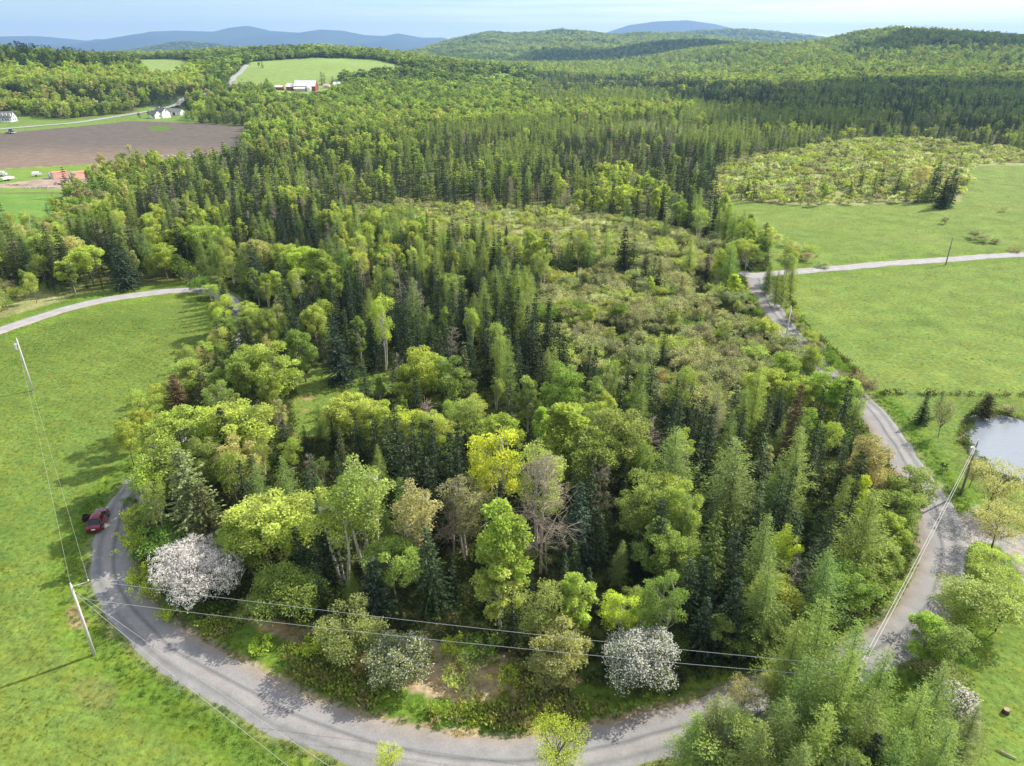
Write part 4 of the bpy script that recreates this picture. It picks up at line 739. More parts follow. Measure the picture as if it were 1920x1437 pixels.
ZP = [('fen', MARSHES['fen']), ('marsh', MARSHES['marsh_mid']), ('marshf', MARSHES['marsh_far']), ('marshf', MARSHES['marsh_edge']), ('scrub', MARSHES['scrub_farm']), ('scrub', MARSHES['scrub_left']), ('brush', MARSHES['brush_low']),
      ('leafy', [(240, 800), (330, 760), (400, 740), (560, 760), (560, 850), (600, 900), (560, 1000), (300, 1060), (240, 980)]),
      ('leafy', [(470, 520), (620, 540), (610, 640), (560, 700), (480, 700)]),
      ('leafy', [(700, 760), (900, 800), (1000, 780), (1150, 800), (1250, 900), (1200, 980), (950, 960), (760, 900)]),
      ('leafy', [(1400, 800), (1560, 730), (1640, 800), (1700, 900), (1720, 1000), (1640, 1080), (1560, 960), (1480, 880)]),
      ('leafy', [(440, 235), (640, 260), (760, 290), (720, 320), (560, 310), (470, 290)]),
      ('maples', [(370, 200), (480, 172), (640, 172), (900, 165), (1010, 200), (880, 228), (640, 215), (470, 205), (380, 215)]),
      ('leafy', [(640, 215), (880, 228), (1010, 200), (1300, 205), (1290, 222), (1000, 240), (700, 245)]),
      ('belt', [(430, 560), (480, 480), (260, 440), (200, 330), (430, 300), (640, 330), (1340, 320), (1340, 440), (1040, 400), (640, 400), (620, 440), (960, 490), (1050, 620), (1060, 740), (800, 740), (700, 700), (640, 640), (620, 560), (470, 560)]),
      ('swamp', [(800, 250), (1300, 215), (2400, 150), (2600, 290), (1960, 290), (1700, 265), (1340, 310), (800, 330)])]
BANDS = [(28, 250, 3.5, 0), (250, 480, 4.1, 0), (480, 900, 5.6, 1), (900, 1450, 8.2, 1), (1450, 2200, 11.5, 2), (2200, 3100, 15, 2), (3100, 4600, 21, 2), (5300, 6600, 34, 2)]
NOLAND = list(LAND.items())
for (y0, y1, sp, lod) in BANDS:
    r = np.random.default_rng(int(y0) + 5)
    yy = np.arange(y0, y1, sp); G = []
    for i, yv in enumerate(yy):
        hw = yv * 0.80 + 30
        xx = np.arange(-hw, hw, sp) + (i % 2) * sp / 2; G.append(np.stack([xx, np.full(xx.shape, yv)], 1))
    G = np.concatenate(G); G += r.uniform(-.42, .42, G.shape) * sp
    x, y = G[:, 0], G[:, 1]; z = height(x, y); px, py, d = proj(x, y, z)
    ptx, pty, _ = proj(x, y, z + 14)
    ok = (px > -140) & (px < 2060) & (pty < 1470) & (px > -9000)
    for k, P in NOLAND:
        if k in ('strip_low', 'meadow_left', 'lawn_right', 'lawn_low', 'clearing', 'verge_left', 'meadow_a', 'meadow_b', 'field_far', 'yard', 'road_side', 'yard_edge') and y0 > 480: continue
        if k in ('hay', 'hay_small', 'hay_slip', 'barn_front'): ok &= ~(inpoly(px, py, P) & (y > 700) & (y < 1420))
        elif k in ('plowed', 'houses', 'edge'): ok &= ~(inpoly(px, py, P) & (y > 300))
        else: ok &= ~inpoly(px, py, P)
    if y0 < 200: ok &= ~inpoly(px, py, DRIVE) & ~inpoly(x, y, PONDW)
    zone = np.full(len(x), 'mixed', object)
    for k, P in reversed(ZP):
        m = inpoly(px, py, P) & (y < 1500); zone[m] = k
    brush = zone == 'brush'
    if y0 < 1000:
        rd = road_dist(x, y); ok &= rd > np.where(brush, 1.5, 2.6)
    if y0 >= 2200:   # hide-behind culling: only slopes that face the camera
        ok &= (z > 3)
    if y0 < 480:
        for hx, hy, hr in HX:
            dd = np.hypot(x - hx, y - hy); ok &= ~(dd < np.minimum(hr * np.where(brush, .5, .62), 3.2 if hr != 4.2 else 5.0) * (1.6 if hr == 4.2 else 1.0))
    patch = fbm(x, y, 38 if lod == 0 else 110, 61, 3); p2 = fbm(x, y, 16 if lod == 0 else 60, 71, 3)
    for i in np.nonzero(ok)[0]:
        zn = zone[i]; Y = y[i]
        if zn == 'mixed' and Y > 480:
            if px[i] < 380 and Y > 620 and Y < 1200: zn = 'hilltop' if py[i] < 128 + 14 * patch[i] else ('hillmid' if py[i] < 168 + 16 * p2[i] else 'hillleft')
            elif Y > 1180 and px[i] > 1200: zn = 'farhill' if (Y < 2200 or Y > 3100) else 'darkhill'
            elif Y > 1400 and px[i] > 1000: zn = 'farhill' if (Y < 2200 or Y > 3100) else 'darkhill'
            elif Y > 1400: zn = 'darkhill' if (Y > 5000 or patch[i] > .55) else 'farhill'
            elif px[i] > 1000: zn = 'swamp'
            elif Y > 900: zn = 'darkhill' if patch[i] > .5 else 'maples'
        ty, H, pal = pick(R, MIX[zn])
        # species grow in patches
        if zn in ('mixed', 'leafy', 'hillleft', 'farhill', 'swamp') and R.random() < 0.6:
            if patch[i] > 0.58 and ty in 'BL': ty, H, pal = ('S', H, 'dark' if p2[i] > .5 else 'mid')
            elif patch[i] < 0.42 and ty in 'SD' and zn != 'swamp': ty, H, pal = ('B', H, ['yellow', 'green', 'lime', 'olive'][int(p2[i] * 12) % 4])
            elif zn == 'swamp' and patch[i] < .42: ty, H, pal = ('L', 11, 'pale')
        if lod == 0 and ty == 'B' and R.random() < 0.5: continue
        if lod == 0 and zn == 'fen' and ty == 'b' and R.random() < 0.05: continue
        if y0 < 200 and rd[i] < 6.5 and ty in 'SL' and y[i] < 160: ty, H, pal = ('b', 3.2, R.choice(['green', 'yellow', 'greyg']))
        if zn == 'brush' and (R.random() < 0.3 or p2[i] < .36): continue
        if zn in ('marshf', 'marsh') and R.random() < 0.22: continue
        H = H * (R.uniform(0.5, 1.25) if ty in 'Sb' else R.uniform(0.7, 1.2)); w = 1.0
        if zn == 'belt' and patch[i] < .34 and ty == 'S' and R.random() < .6: ty, pal = ('L', 'pale') if p2[i] < .5 else ('B', 'yellow')
        if zn in ('belt', 'swamp', 'mixed') and lod <= 1 and Y > 230 and p2[i] < .34 and R.random() < .75: continue
        if lod == 0 and ty != 'b' and py[i] > 1075 and 480 < px[i] < 1260: H *= .6
        if lod == 0 and ty != 'b' and 530 < px[i] < 940 and 750 < py[i] < 925: H *= .68
        if lod == 0:
            if ty == 'S': mesh = 'spruce_wide' if R.random() < .12 else 'spruce'; w = R.uniform(.8, 1.15) * (0.9 if zn == 'belt' else 1.05)
            elif ty == 'L': mesh = 'larch'; w = R.uniform(.75, 1.1)
            elif ty == 'B': mesh = R.choice(['oval', 'airy', 'airy', 'column'] if Y < 250 else ['oval', 'oval', 'column']); w = R.uniform(.68, 1.0); mesh = 'm_oval' if Y > 250 else mesh
            elif ty == 'b': mesh = 'lowshrub' if H < 1.9 else 'shrub'; w = R.uniform(.85, 1.25)
            else: mesh = 'dead'
            if Y > 250: mesh = dict(spruce='m_spruce', spruce_wide='m_spruce', larch='m_larch', shrub='m_shrub', lowshrub='m_shrub').get(mesh, mesh)
        elif lod == 1:
            mesh = dict(S='m_spruce' if Y < 800 else 'f_spruce', L='m_larch' if Y < 800 else 'f_spruce', B='m_oval' if Y < 900 else 'f_oval', b='m_shrub', D='m_larch')[ty]; w = sp / 5.6 * R.uniform(.85, 1.15)
            if ty == 'D': pal = 'olive'; ty = 'S'
        else:
            mesh = dict(S='f_spruce', L='f_spruce', B='f_oval', b='f_oval', D='f_oval')[ty]; w = sp / 9.5 * R.uniform(.8, 1.2); H *= 1.0 if Y < 3100 else 1.2
            if ty == 'D': ty = 'B'; pal = 'grey'
        T(ty, x[i], y[i], H, pal, mesh, w)
# hand-made rows: right roadside willows, hedge by the ploughed field, maples below the barn
def row(pts, step, spec, jit=0.8):
    L = smooth_line([ground(a, b)[:2] for a, b in pts], step)
    for q in L:
        ty, H, pal, mesh, w = R.choice(spec); T(ty, q[0] + R.uniform(-jit, jit), q[1] + R.uniform(-jit, jit), H * R.uniform(.8, 1.15), pal, mesh, w * R.uniform(.85, 1.15), True)
row([(1482, 602), (1510, 640), (1560, 690), (1610, 735)], 2.6, [('b', 3, 'greyg', 'shrub', .9), ('b', 3, 'brown', 'shrub', .9), ('b', 3.2, 'green', 'shrub', .8), ('b', 3, 'yellow', 'shrub', .8)])
row([(1400, 565), (1430, 615), (1470, 670), (1540, 720)], 3.0, [('b', 2.2, 'greyg', 'shrub', .8), ('b', 2.4, 'green', 'shrub', .8), ('b', 1.8, 'brown', 'shrub', .8)])
HIDE = [('S', 9, 'dark', 'spruce', 1.2), ('B', 8, 'green', 'oval', 1), ('S', 8, 'mid', 'spruce', 1.2), ('B', 8.5, 'yellow', 'airy', 1.1)]
row([(424, 590), (432, 640), (425, 690), (395, 745)], 2.8, HIDE, .3)
row([(464, 612), (474, 660), (458, 724), (415, 790)], 2.8, HIDE, .3)
row([(415, 625), (418, 660), (400, 705), (360, 755), (315, 800), (275, 840), (250, 875)], 3.2, [('B', 8, 'yellow', 'oval', .9), ('B', 8.5, 'lime', 'airy', .9), ('B', 7, 'olive', 'oval', .9), ('B', 7.5, 'tan', 'airy', .8)], .8)
row([(250, 960), (258, 1030), (270, 1090), (330, 1160)], 2.2, [('b', 2, 'green', 'shrub', .8), ('b', 1.6, 'lime', 'lowshrub', .9)])
row([(375, 228), (420, 231), (468, 236)], 6, [('B', 10, 'deep', 'm_oval', .8), ('L', 11, 'soft', 'm_larch', 1.2)], 2)
row([(380, 215), (440, 216), (500, 214)], 7, [('B', 9, 'deep', 'm_oval', .8), ('L', 10, 'pale', 'm_larch', 1)], 3)
row([(35, 222), (60, 222), (100, 224), (150, 224), (200, 218)], 9, [('B', 7, 'olive', 'm_oval', .9), ('B', 7, 'green', 'm_oval', .9), ('B', 6, 'deep', 'm_oval', .9)], 3)
for (px_, py_, H, pal, w) in [(190, 216, 7, 'green', .8), (262, 224, 6, 'deep', .8), (288, 225, 6, 'deep', .7), (280, 221, 7, 'olive', .8), (352, 228, 8, 'green', .9), (362, 226, 9, 'yellow', .9), (502, 162, 10, 'green', .9), (30, 224, 8, 'green', 1.1), (1010, 160, 12, 'green', .9), (965, 160, 13, 'lime', .9), (244, 290, 6, 'tan', 1.0), (486, 128, 9, 'deep', .7), (720, 160, 11, 'green', 1), (735, 158, 11, 'deep', 1), (705, 163, 8, 'lime', .9)]:
    g = ground(px_, py_); T('B', g[0], g[1], H, pal, 'm_oval', w, True)
for (px_, py_, H) in [(492, 128, 10), (604, 160, 15), (609, 160, 14), (625, 163, 12), (640, 160, 9), (596, 166, 10), (575, 195, 9), (742, 138, 13), (748, 138, 13), (756, 137, 13), (764, 138, 12), (770, 138, 13), (778, 139, 12)]:
    g = ground(px_, py_); T('S', g[0], g[1], H, 'dark', 'm_spruce', 1.4, True)

# ------------------------------------------------------------------ trees: the largest as things, the rest as one mass per kind
def var(rgb, a=0.13):
    k = R.uniform(1 - a, 1 + a); return (rgb[0] * k * R.uniform(.93, 1.07), rgb[1] * k * R.uniform(.96, 1.04), rgb[2] * k * R.uniform(.9, 1.1), 1.0)
TX = np.array([t[1] for t in TREES]); TY = np.array([t[2] for t in TREES]); TZ = height(TX, TY); THt = np.array([t[3] for t in TREES])
PX, PY, DD = proj(TX, TY, TZ + THt * .6)
PTX, PTY, _ = proj(TX, TY, TZ + THt)
size = THt / np.maximum(np.hypot(TX, TY), 1) * (1 - 0)
inframe = (PX > 4) & (PX < 1916) & (PTY < 1425) & (PY > 0)
order = np.argsort(-size)
LIMIT = dict(S=298, L=298, B=298, b=298, D=60)
single = {k: [] for k in LIMIT}; mass = {k: [] for k in LIMIT}
for i in order:
    t = TREES[i]
    if t[7] and inframe[i] and TY[i] < 500: single[t[0]].append(i)
for i in order:
    t = TREES[i]
    if t[7] and inframe[i] and TY[i] < 500: continue
    if inframe[i] and len(single[t[0]]) < LIMIT[t[0]]: single[t[0]].append(i)
    else: mass[t[0]].append(i)

MARK = [(180, 978, 'the parked dark red car'), (365, 1080, 'the big white blossoming tree'), (1200, 1240, 'the small white blossoming tree'), (1045, 1230, 'the round cream willow'), (630, 660, 'the wide lone clearing spruce'),
        (580, 790, 'the sunny grass clearing'), (1020, 980, 'the tall half dead tree'), (940, 1030, 'the lime green column tree'), (925, 850, 'the golden crown mid wood'), (1618, 905, 'the golden bush by the road'), (1815, 880, 'the pole beside the pond'),
        (1870, 830, 'the pond'), (1850, 1010, 'the gravel driveway'), (1425, 520, 'the road junction'), (900, 1430, 'the lowest road bend'), (1570, 1260, 'the larches over the road'), (155, 1160, 'the near grey pole'), (48, 690, 'the far meadow pole'),
        (330, 545, 'the meadow road end'), (400, 640, 'the meadow corner'), (700, 422, 'the white footbridge'), (1200, 640, 'the middle of the shrub fen'), (1000, 440, 'the pale marsh'), (115, 325, 'the red roofed containers'), (465, 260, 'the ploughed field corner'),
        (1280, 540, 'the rusty spruce'), (1472, 615, 'the roadside pole'), (1402, 475, 'the dense birch clump'), (1505, 460, 'the meadow bushes'), (1777, 345, 'the dark meadow spruces'), (1100, 440, 'the bare marsh snag'), (715, 580, 'the pale stemmed birch'), (500, 680, 'the big yellow green crown'),
        (790, 790, 'the row of thin spruces'), (1160, 810, 'the broad olive crown'), (1390, 880, 'the broad soft larch'), (1520, 770, 'the rusty brown spire'), (700, 1230, 'the spiky willow by the road'), (340, 440, 'the yellow green tree row'), (1060, 790, 'the lime green cone tree')]
ORD = ['nearest', 'second', 'third', 'fourth', 'fifth', 'sixth', 'seventh', 'eighth', 'ninth', 'tenth', 'eleventh', 'twelfth', 'thirteenth', 'fourteenth', 'fifteenth', 'sixteenth', 'seventeenth', 'eighteenth', 'nineteenth', 'twentieth']
def look_of(t):
    ty, H, pal = t[0], t[3], t[4]; ad = PAL[ty][pal][1]
    sz = {'S': (8, 11.5), 'L': (9, 12), 'B': (7.5, 11), 'b': (2, 3.4), 'D': (9, 12)}[ty]
    s = 'small' if H < sz[0] else ('tall' if H > sz[1] else 'middling')
    return f"{s} {ad} {CATS[ty][1]}"
keys = {}
LAB = {}
for ty in single:
    for i in single[ty]:
        cx_, cy_ = PX[i], PY[i]; j = min(range(len(MARK)), key=lambda q: (MARK[q][0] - cx_) ** 2 + (MARK[q][1] - cy_) ** 2 * 1.6)
        dx, dy = cx_ - MARK[j][0], cy_ - MARK[j][1]
        rel = ('beyond' if dy < 0 else 'in front of') if abs(dy) > abs(dx) else ('left of' if dx < 0 else 'right of')
        keys.setdefault((look_of(TREES[i]), rel, MARK[j][2]), []).append((dx * dx + dy * dy, i))
for (lk, rel, mk), L in keys.items():
    L.sort()
    for n_, (_, i) in enumerate(L):
        LAB[i] = (f"{lk} {rel} {mk}" if len(L) == 1 else f"{lk}, {ORD[min(n_, 19)]} {rel} {mk}")
GRP = dict(S='spruces of the wood', L='larches of the wood', B='broadleaf trees of the wood', b='shrubs of fen and roadside', D='dead standing trees')
for ty in single:
    for i in single[ty]:
        t = TREES[i]; tm, cmh = R.choice(TM[t[5]]); s = t[3] / BASEH.get(t[5], 12)
        e = empty(CATS[ty][0], (t[1], t[2], float(TZ[i])), t[8], (s * t[6], s * t[6], s))
        e.rotation_euler[0] = R.gauss(0, .02); e.rotation_euler[1] = R.gauss(0, .02)
        tag(e, LAB[i], CATS[ty][1], GRP[ty])
        link('trunk' if ty != 'b' else 'stems', tm, e); c = link('crown' if ty != 'b' and ty != 'D' else ('foliage' if ty == 'b' else 'branches'), cmh, e); c.color = var(PAL[ty][t[4]][0])

SRC = {}
def source_collection(kinds, crown_mat, key):
    """meshes that a mass is grown from; a collection outside the scene"""
    col = bpy.data.collections.new(key); k = 0; table = {}
    for kd in kinds:
        for (tm, cmh) in TM[kd]:
            nt, nc = len(tm.vertices), len(cmh.vertices)
            v = np.empty((nt + nc) * 3, np.float32); a = np.empty(nt * 3, np.float32); tm.vertices.foreach_get('co', a); v[:nt * 3] = a
            b = np.empty(nc * 3, np.float32); cmh.vertices.foreach_get('co', b); v[nt * 3:] = b
            tf = [tuple(p.vertices) for p in tm.polygons] if nt else []
            q = [f for f in tf if len(f) == 4]
            if kd.startswith('f_'): q = []
            cf = [f for f in (tuple(p.vertices) for p in cmh.polygons) if len(f) == 4]
            Fq = np.concatenate([np.array(q, int).reshape(-1, 4), np.array(cf, int).reshape(-1, 4) + nt])
            me = new_mesh(f'{key}_{k:02d}', v.reshape(-1, 3), Fq, [tm.materials[0], crown_mat])
            mi = np.ones(len(Fq), np.int32); mi[:len(q)] = 0; me.polygons.foreach_set('material_index', mi)
            o = bpy.data.objects.new(f'{key}_{k:02d}', me); col.objects.link(o); table.setdefault(kd, []).append(k); k += 1
    return col, table
def scatter(name, col, pts, rotz, scl, idx, tint):
    me = bpy.data.meshes.new(name); n = len(pts); me.vertices.add(n); me.vertices.foreach_set('co', np.asarray(pts, np.float32).ravel())
    for nm, tp, arr, ff in (('rot', 'FLOAT_VECTOR', rotz, 'vector'), ('scl', 'FLOAT_VECTOR', scl, 'vector'), ('idx', 'INT', idx, 'value'), ('tint', 'FLOAT_COLOR', tint, 'color')):
        a = me.attributes.new(nm, tp, 'POINT'); a.data.foreach_set(ff, np.asarray(arr, np.int32 if tp == 'INT' else np.float32).ravel())
    me.update(); o = link(name, me)
    ng = bpy.data.node_groups.new(name, 'GeometryNodeTree')
    ng.interface.new_socket('Geometry', in_out='INPUT', socket_type='NodeSocketGeometry'); ng.interface.new_socket('Geometry', in_out='OUTPUT', socket_type='NodeSocketGeometry')
    N, Lk = ng.nodes, ng.links; gi = N.new('NodeGroupInput'); go = N.new('NodeGroupOutput'); iop = N.new('GeometryNodeInstanceOnPoints'); ci = N.new('GeometryNodeCollectionInfo')
    ci.inputs['Collection'].default_value = col; ci.inputs['Separate Children'].default_value = True; ci.inputs['Reset Children'].default_value = True
    iop.inputs['Pick Instance'].default_value = True
    def att(nm, dt):
        q = N.new('GeometryNodeInputNamedAttribute'); q.data_type = dt; q.inputs['Name'].default_value = nm; return q.outputs[0]
    Lk.new(gi.outputs[0], iop.inputs['Points']); Lk.new(ci.outputs[0], iop.inputs['Instance']); Lk.new(att('idx', 'INT'), iop.inputs['Instance Index'])
    Lk.new(att('rot', 'FLOAT_VECTOR'), iop.inputs['Rotation']); Lk.new(att('scl', 'FLOAT_VECTOR'), iop.inputs['Scale']); Lk.new(iop.outputs[0], go.inputs[0])
    md = o.modifiers.new('grow', 'NODES'); md.node_group = ng
    return o
MASSDEF = dict(S=('spruce_forest', 'dark spruce forest running far back over valley and hills', M_NEEDI), L=('larch_forest', 'pale green larch stands across the wet valley', M_LARCHI),
               B=('broadleaf_forest', 'bright spring broadleaf forest on the hills and valley edges', M_LEAFI), b=('shrub_thicket', 'grey green willow thicket filling the marshes', M_LEAFI), D=('dead_wood_stand', 'bare grey dead trees scattered in the far wood', M_DEAD))
for ty, L in mass.items():
    if not L: continue
    kinds = sorted({TREES[i][5] for i in L}); col, tab = source_collection(kinds, MASSDEF[ty][2], MASSDEF[ty][0])
    n = len(L); pts = np.stack([TX[L], TY[L], TZ[L]], 1); rot = np.zeros((n, 3)); scl = np.zeros((n, 3)); idx = np.zeros(n, int); tint = np.zeros((n, 4))
    for k, i in enumerate(L):
        t = TREES[i]; s = t[3] / BASEH.get(t[5], 12); scl[k] = (s * t[6], s * t[6], s); rot[k, 2] = t[8]; idx[k] = R.choice(tab[t[5]]); tint[k] = var(PAL[ty][t[4]][0], .2)
        if ty in 'SL': tint[k, :3] *= .85
    o = scatter(MASSDEF[ty][0], col, pts, rot, scl, idx, tint); tag(o, MASSDEF[ty][1], CATS[ty][1], kind='stuff')
print('TREES', {k: (len(single[k]), len(mass[k])) for k in single})

# blossoming trees and the spiky willows at the road: crown of green leaves, blossoms as a part of their own
def blossom_tree(px, py, H, width, seed, petals, leaves, label, leafcol, cat='blossoming tree', name='blossoming_tree', shape='dome'):
    x, y = plane_hit(px, py, H)
    (tv, tf), (cv, cf) = broadleaf(seed, H, width / 2, leaves, 30, low=0.02, shape=shape, L=0.22, Wd=.15)
    e = empty(name, (x, y, hz(x, y))); tag(e, label, cat)
    link('trunk', new_mesh('trunk', tv, tf, [M_DARKB]), e); c = link('crown', new_mesh('crown', cv, cf, [M_LEAF]), e); c.color = (*leafcol, 1)
    if petals:
        r = np.random.default_rng(seed + 1); k = r.integers(0, len(cv) // 4, petals); c0 = cv.reshape(-1, 4, 3)[k].mean(1)
        ctr = np.array([0, 0, H * .45]); v = c0 - ctr; v /= np.linalg.norm(v, axis=1, keepdims=True)
        keep = r.random(petals) < 0.55 + 0.45 * np.clip(v[:, 2] + .3, 0, 1)
        c0 = (c0 + v * 0.12 + r.normal(size=c0.shape) * 0.12)[keep]
        V, Fq = cards(c0, r.normal(size=c0.shape), .15, .12, r, .2, 1.0); link('blossom', new_mesh('blossom', V, Fq, [M_PETAL]), e)
    return e
blossom_tree(372, 1006, 7.3, 11.0, 500, 42000, 4000, 'big white blossoming apple tree spreading beside the left road bend', (.16, .17, .10))
blossom_tree(1205, 1172, 7.4, 7.8, 510, 13000, 7000, 'smaller loose white blossoming tree at the foot of the wood by the lower road', (.13, .19, .07))
blossom_tree(748, 1188, 6.0, 6.6, 520, 2600, 6500, 'sprawling bush with a few cream blossoms beside the spiky willow', (.27, .32, .15))
blossom_tree(1808, 1283, 5.0, 4.2, 530, 2400, 1800, 'white blossoming bush half hidden behind the larches at the lawn', (.2, .22, .12))
blossom_tree(92, 208, 7, 9, 540, 1500, 2400, 'pale blossoming tree on the lawn beside the grey house', (.16, .19, .12))
blossom_tree(652, 1140, 6.6, 8.6, 550, 0, 9000, 'pale spiky willow bush with upright twigs above the lower road', (.30, .35, .13), 'willow', 'willow_bush', 'vase')
blossom_tree(1046, 1176, 6.8, 6.8, 560, 0, 10500, 'round cream tinged willow standing alone above the lower road', (.38, .40, .17), 'willow', 'willow_bush', 'oval')

# ground cover: tufts, saplings and weeds nobody could count
def tuftmesh(name, n, rad, h, L, Wd, mat, seed):
    r = np.random.default_rng(seed); c = np.stack([r.normal(size=n) * rad * .5, r.normal(size=n) * rad * .5, r.uniform(.15, 1, n) * h], 1)
    d = np.stack([r.normal(size=n) * .6, r.normal(size=n) * .6, r.uniform(.5, 1.2, n)], 1)
    V, Fq = cards(c, d, L, Wd, r); return new_mesh(name, V, Fq, [mat])
def cover(name, label, metas, pts, s0, s1, tints, cat=None, zs=1.0):
    col = bpy.data.collections.new(name + '_src')
    for k, me in enumerate(metas): col.objects.link(bpy.data.objects.new(f'{name}_src_{k:02d}', me))
    r = np.random.default_rng(len(pts)); n = len(pts); rot = np.zeros((n, 3)); rot[:, 2] = r.uniform(0, 6.28, n)
    s = r.uniform(s0, s1, n)[:, None]; scl = np.concatenate([s, s, s * zs], 1)
    tt = np.array(tints)[r.integers(0, len(tints), n)] * r.uniform(.8, 1.2, (n, 1)); tt = np.concatenate([tt, np.ones((n, 1))], 1)
    P = np.column_stack([pts, height(pts[:, 0], pts[:, 1]) - 0.02])
    tag(scatter(name, col, P, rot, scl, r.integers(0, len(metas), n), tt), label, cat, kind='stuff')
def samples(n, x0, x1, y0, y1, seed):
    r = np.random.default_rng(seed); return np.stack([r.uniform(x0, x1, n), r.uniform(y0, y1, n)], 1)
def where(P, polys, inside=True, margin=0.0):
    px, py, d = proj(P[:, 0], P[:, 1], height(P[:, 0], P[:, 1])); m = np.zeros(len(P), bool)
    for q in polys: m |= inpoly(px, py, q)
    v = (px > -60) & (px < 1990) & (py < 1500) & (d > 5)
    return (m if inside else ~m) & v
G1 = [tuftmesh('grass_tuft', 14, .32, .24, .30, .06, M_LEAFI, 600 + k) for k in range(3)]
W1 = [tuftmesh('weed_tuft', 34, .55, .55, .24, .15, M_LEAFI, 610 + k) for k in range(3)]
P = samples(120000, -130, 20, 25, 150, 1); nn = fbm(P[:, 0], P[:, 1], 9, 80); keep = where(P, [LAND['meadow_left'], LAND['verge_left'], LAND['clearing']]) & (np.random.default_rng(3).random(len(P)) < 0.25 + 0.9 * (nn - .3)) & (road_dist(P[:, 0], P[:, 1]) > .3)
cover('meadow_grass', 'short bright grass of the left meadow', G1, P[keep], .25, .55, [(.12, .185, .036), (.10, .16, .033), (.15, .21, .045)], 'grass')
P = samples(60000, 20, 330, 30, 400, 2); nn = fbm(P[:, 0], P[:, 1], 5, 81); rr = np.random.default_rng(4).random(len(P)); keep = where(P, [LAND['meadow_a'], LAND['meadow_b']]) & (rr < 0.2 + 1.6 * (nn - .38))
cover('rough_grass', 'hummocky rough grass of the right meadows', W1, P[keep], .2, .5, [(.14, .225, .04), (.12, .20, .036), (.17, .235, .055)], 'grass', .45)
P = samples(26000, 20, 110, 20, 120, 5); keep = where(P, [LAND['lawn_right'], LAND['lawn_low'], LAND['strip_low']]) & (road_dist(P[:, 0], P[:, 1]) > .3) & ~inpoly(P[:, 0], P[:, 1], PONDW)
pxx, pyy, _ = proj(P[:, 0], P[:, 1], 0 * P[:, 0]); keep &= ~inpoly(pxx, pyy, DRIVE)
cover('lawn_grass', 'mown bright grass around the pond and driveway', G1, P[keep], .2, .42, [(.12, .21, .035), (.14, .22, .04)], 'grass')
P = samples(60000, -75, 95, 38, 210, 6); keep = where(P, list(LAND.values()) + [DRIVE, MARSHES['brush_low']], False) & (road_dist(P[:, 0], P[:, 1]) > .9) & ~inpoly(P[:, 0], P[:, 1], PONDW)
cover('undergrowth', 'weeds, saplings and brambles under the trees', W1, P[keep], .6, 1.8, [(.10, .16, .035), (.13, .18, .035), (.09, .13, .04), (.15, .14, .07)], 'undergrowth')
rd = road_dist(P[:, 0], P[:, 1]); P2 = samples(60000, -60, 95, 36, 150, 8); rd = road_dist(P2[:, 0], P2[:, 1]); pxx, pyy, _ = proj(P2[:, 0], P2[:, 1], 0 * P2[:, 0])
keep = (rd > -.15) & (rd < 2.8) & ~inpoly(pxx, pyy, DRIVE) & (pyy < 1500)
cover('verge_grass', 'long fresh grass along the gravel road edges', G1, P2[keep], .5, 1.1, [(.12, .22, .03), (.15, .24, .035), (.10, .18, .03)], 'grass')
# pond bank weeds
r_ = np.random.default_rng(12); BP = []
for i in range(len(PONDW)):
    a, b = np.array(PONDW[i]), np.array(PONDW[(i + 1) % len(PONDW)])
    for k in range(int(np.linalg.norm(b - a) * 5)): BP.append(a + (b - a) * r_.random() + r_.normal(size=2) * .45)
P3 = samples(42000, -45, 35, 36, 75, 9); nn = fbm(P3[:, 0], P3[:, 1], 5, 33); keep = where(P3, [MARSHES['brush_low']]) & (np.random.default_rng(5).random(len(P3)) < (nn - .42) * 3.0) & (road_dist(P3[:, 0], P3[:, 1]) > .8)
cover('bank_brush', 'low lime green brush and weeds over the leaf litter of the road bank', W1, P3[keep], .5, 1.6, [(.34, .42, .07), (.25, .34, .06), (.36, .38, .12), (.34, .30, .16)], 'brush')
cover('bank_weeds', 'tall weeds growing along the pond bank', W1, np.array(BP), .5, 1.3, [(.12, .19, .04), (.16, .2, .05)], 'weeds')

